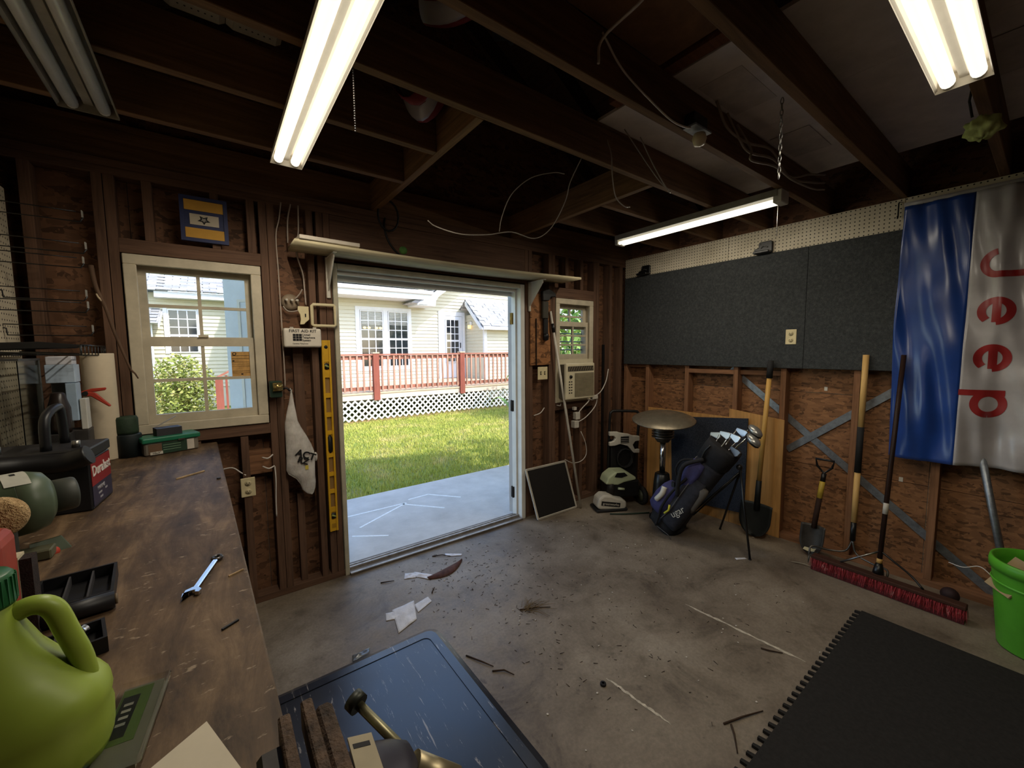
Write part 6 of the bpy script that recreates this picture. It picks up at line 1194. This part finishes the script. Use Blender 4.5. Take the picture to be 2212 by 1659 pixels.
# papers
def crumple(name, lab, poly, z, amp, m, seed, n=9):
    rs = random.Random(seed); xs = [p[0] for p in poly]; ys = [p[1] for p in poly]; a = [rs.uniform(0,6.28) for _ in range(4)]
    def fn(u, v):
        p = Vector(poly[0]).lerp(Vector(poly[1]), u).lerp(Vector(poly[3]).lerp(Vector(poly[2]), u), v); h = z+amp*(1+math.sin(11*u+a[0]+5*v)*.5+math.sin(9*v+a[1]-7*u)*.5)*.5*(.2+math.sin(PI*u)*math.sin(PI*v)); return Vector((p.x, p.y, h))
    return tag(fin(MB().grid(fn, n, n, thick=(0,0,.0008)), name, m), lab, 'paper')
wpm = pl((222,220,222), .8, var=.12, scale=14, bump=.9)
crumple('paper_towel', 'crumpled white paper towel on the floor in front of the mat', [(.72,2.02),(.845,2.07),(.90,2.24),(.76,2.23)], .002, .012, wpm, 1)
crumple('paper_scrap', 'white paper strip sticking out right of the paper towel', [(.875,2.12),(.985,2.17),(.985,2.225),(.885,2.20)], .002, .004, wpm, 2); crumple('paper_scrap', 'small white paper corner left of the paper towel', [(.70,2.16),(.76,2.14),(.775,2.21),(.72,2.225)], .002, .005, wpm, 3)
crumple('paper_scrap', 'white paper scrap beside the brown bark strip', [(1.0,2.50),(1.07,2.40),(1.12,2.43),(1.03,2.54)], .002, .012, wpm, 4); crumple('paper_scrap', 'folded white paper left of the bark strip near the threshold', [(.94,2.50),(1.01,2.47),(1.03,2.53),(.97,2.56)], .002, .012, wpm, 5)
crumple('paper_scrap', 'bent white paper strip on the floor near the threshold', [(1.30,2.60),(1.40,2.54),(1.415,2.56),(1.315,2.64)], .002, .006, wpm, 6); crumple('paper_scrap', 'white label lying by the golf bag stand leg', [(2.95,1.28),(3.02,1.24),(3.03,1.26),(2.965,1.30)], .002, .002, wpm, 7)
crumple('plastic_scrap', 'crinkled silver wrapper at the far edge of the floor mat', [(.46,1.945),(.545,1.955),(.56,1.99),(.47,1.985)], .016, .012, pl((120,124,128), .3, .4, .2), 8)
def barkf(u, v):
    x = 1.07+.30*u; y = 2.41-.02*math.sin(PI*u)+.06*(u*u)*1.2+(v-.5)*.085*math.sin(PI*(.1+.85*u)); return Vector((x, y, .003+.010*math.sin(PI*v)))
tag(fin(MB().grid(barkf, 14, 5, thick=(0,0,.002)), 'bark_strip', pl((84,52,42), .9, var=.3, scale=30, bump=.3)), 'curved brown bark strip on the floor before the threshold', 'bark')
# twigs one can pick out
tm = wood((70,54,42), 0)
for i, (a_, b_, lab) in enumerate((((1.58,.71),(1.77,.64),'dark twig lying beside the black foam mat edge'), ((1.60,.69),(1.50,.62),'thin twig nearest the jigsaw edge of foam mat'), ((1.36,1.78),(1.52,1.69),'dry grass tuft stem in the middle of the floor'), ((.93,1.66),(1.0,1.52),'crooked twig along the right edge of the floor mat'), ((.98,1.50),(1.05,1.42),'short twig right of the floor mat'), ((1.22,2.66),(1.33,2.58),'stick lying along the threshold'), ((.80,2.55),(.88,2.52),'dark curl of bark left of the white papers'), ((2.15,.80),(2.2,.72),'short twig by the long floor scratch'), ((1.02,2.24),(1.06,2.29),'twig pointing over the paper towel'))):
    a_ = Vector((*a_,.004)); b_ = Vector((*b_,.004)); mdl = a_.lerp(b_,.5)+Vector((random.uniform(-.015,.015),random.uniform(-.015,.015),.003)); tag(fin(MB().tube([a_,mdl,b_], [.004,.0035,.002], 6), 'twig', tm), lab, 'twig')
tag(fin(MB().lathe([(.006,0),(.013,0),(.014,.004),(.013,.010),(.006,.010)], (1.34,1.133,.001), n=14, cap=False), 'rubber_ring', M['rubber']), 'small black rubber ring on the floor at the scratch end', 'ring')
rs = random.Random(77); mb = MB()
for i in range(420):
    if i % 3 == 0: x, y = 1.2+rs.gauss(0,.35), 2.35+rs.gauss(0,.22)
    elif i % 3 == 1: x, y = rs.uniform(.95,2.8), rs.uniform(.7,2.6)
    else: x, y = 1.2+abs(rs.gauss(0,.5)), rs.uniform(1.0,2.6)
    if y > 2.72 or x < .92 or x > 3.3: continue
    a = rs.uniform(0,6.28); l = rs.uniform(.004,.026); p = Vector((x,y,.002)); q = p+Vector((math.cos(a)*l,math.sin(a)*l,.001)); mb.tube([p,q], [.0016,.0008], 4)
tag(fin(mb, 'floor_debris', pl((66,50,40), .9, var=.3)), 'scattered dry grass and splinters across the concrete floor', 'debris', kind='stuff')
mb = MB()
for i in range(70):
    x, y = rs.uniform(1.0,2.9), rs.uniform(.6,2.6); mb.ball((x,y,.002), (rs.uniform(.003,.007),rs.uniform(.003,.006),.002), 7, 4)
tag(fin(mb, 'paint_specks', pl((206,198,186), .8)), 'small white specks scattered on the concrete floor', 'debris', kind='stuff')
mb = MB()
for i in range(34):
    a = rs.uniform(-1.2,1.3); l = rs.uniform(.05,.16); p = Vector((1.40+rs.gauss(0,.02),1.76+rs.gauss(0,.015),.003)); mb.tube([p, p+Vector((math.cos(a)*l*.5,math.sin(a)*l*.5,.012)), p+Vector((math.cos(a)*l,math.sin(a)*l,.003))], [.0012,.001,.0006], 4)
tag(fin(mb, 'grass_tuft', pl((120,98,66), .9, var=.2)), 'tuft of dry brown grass in the middle of the floor', 'grass', kind='stuff')
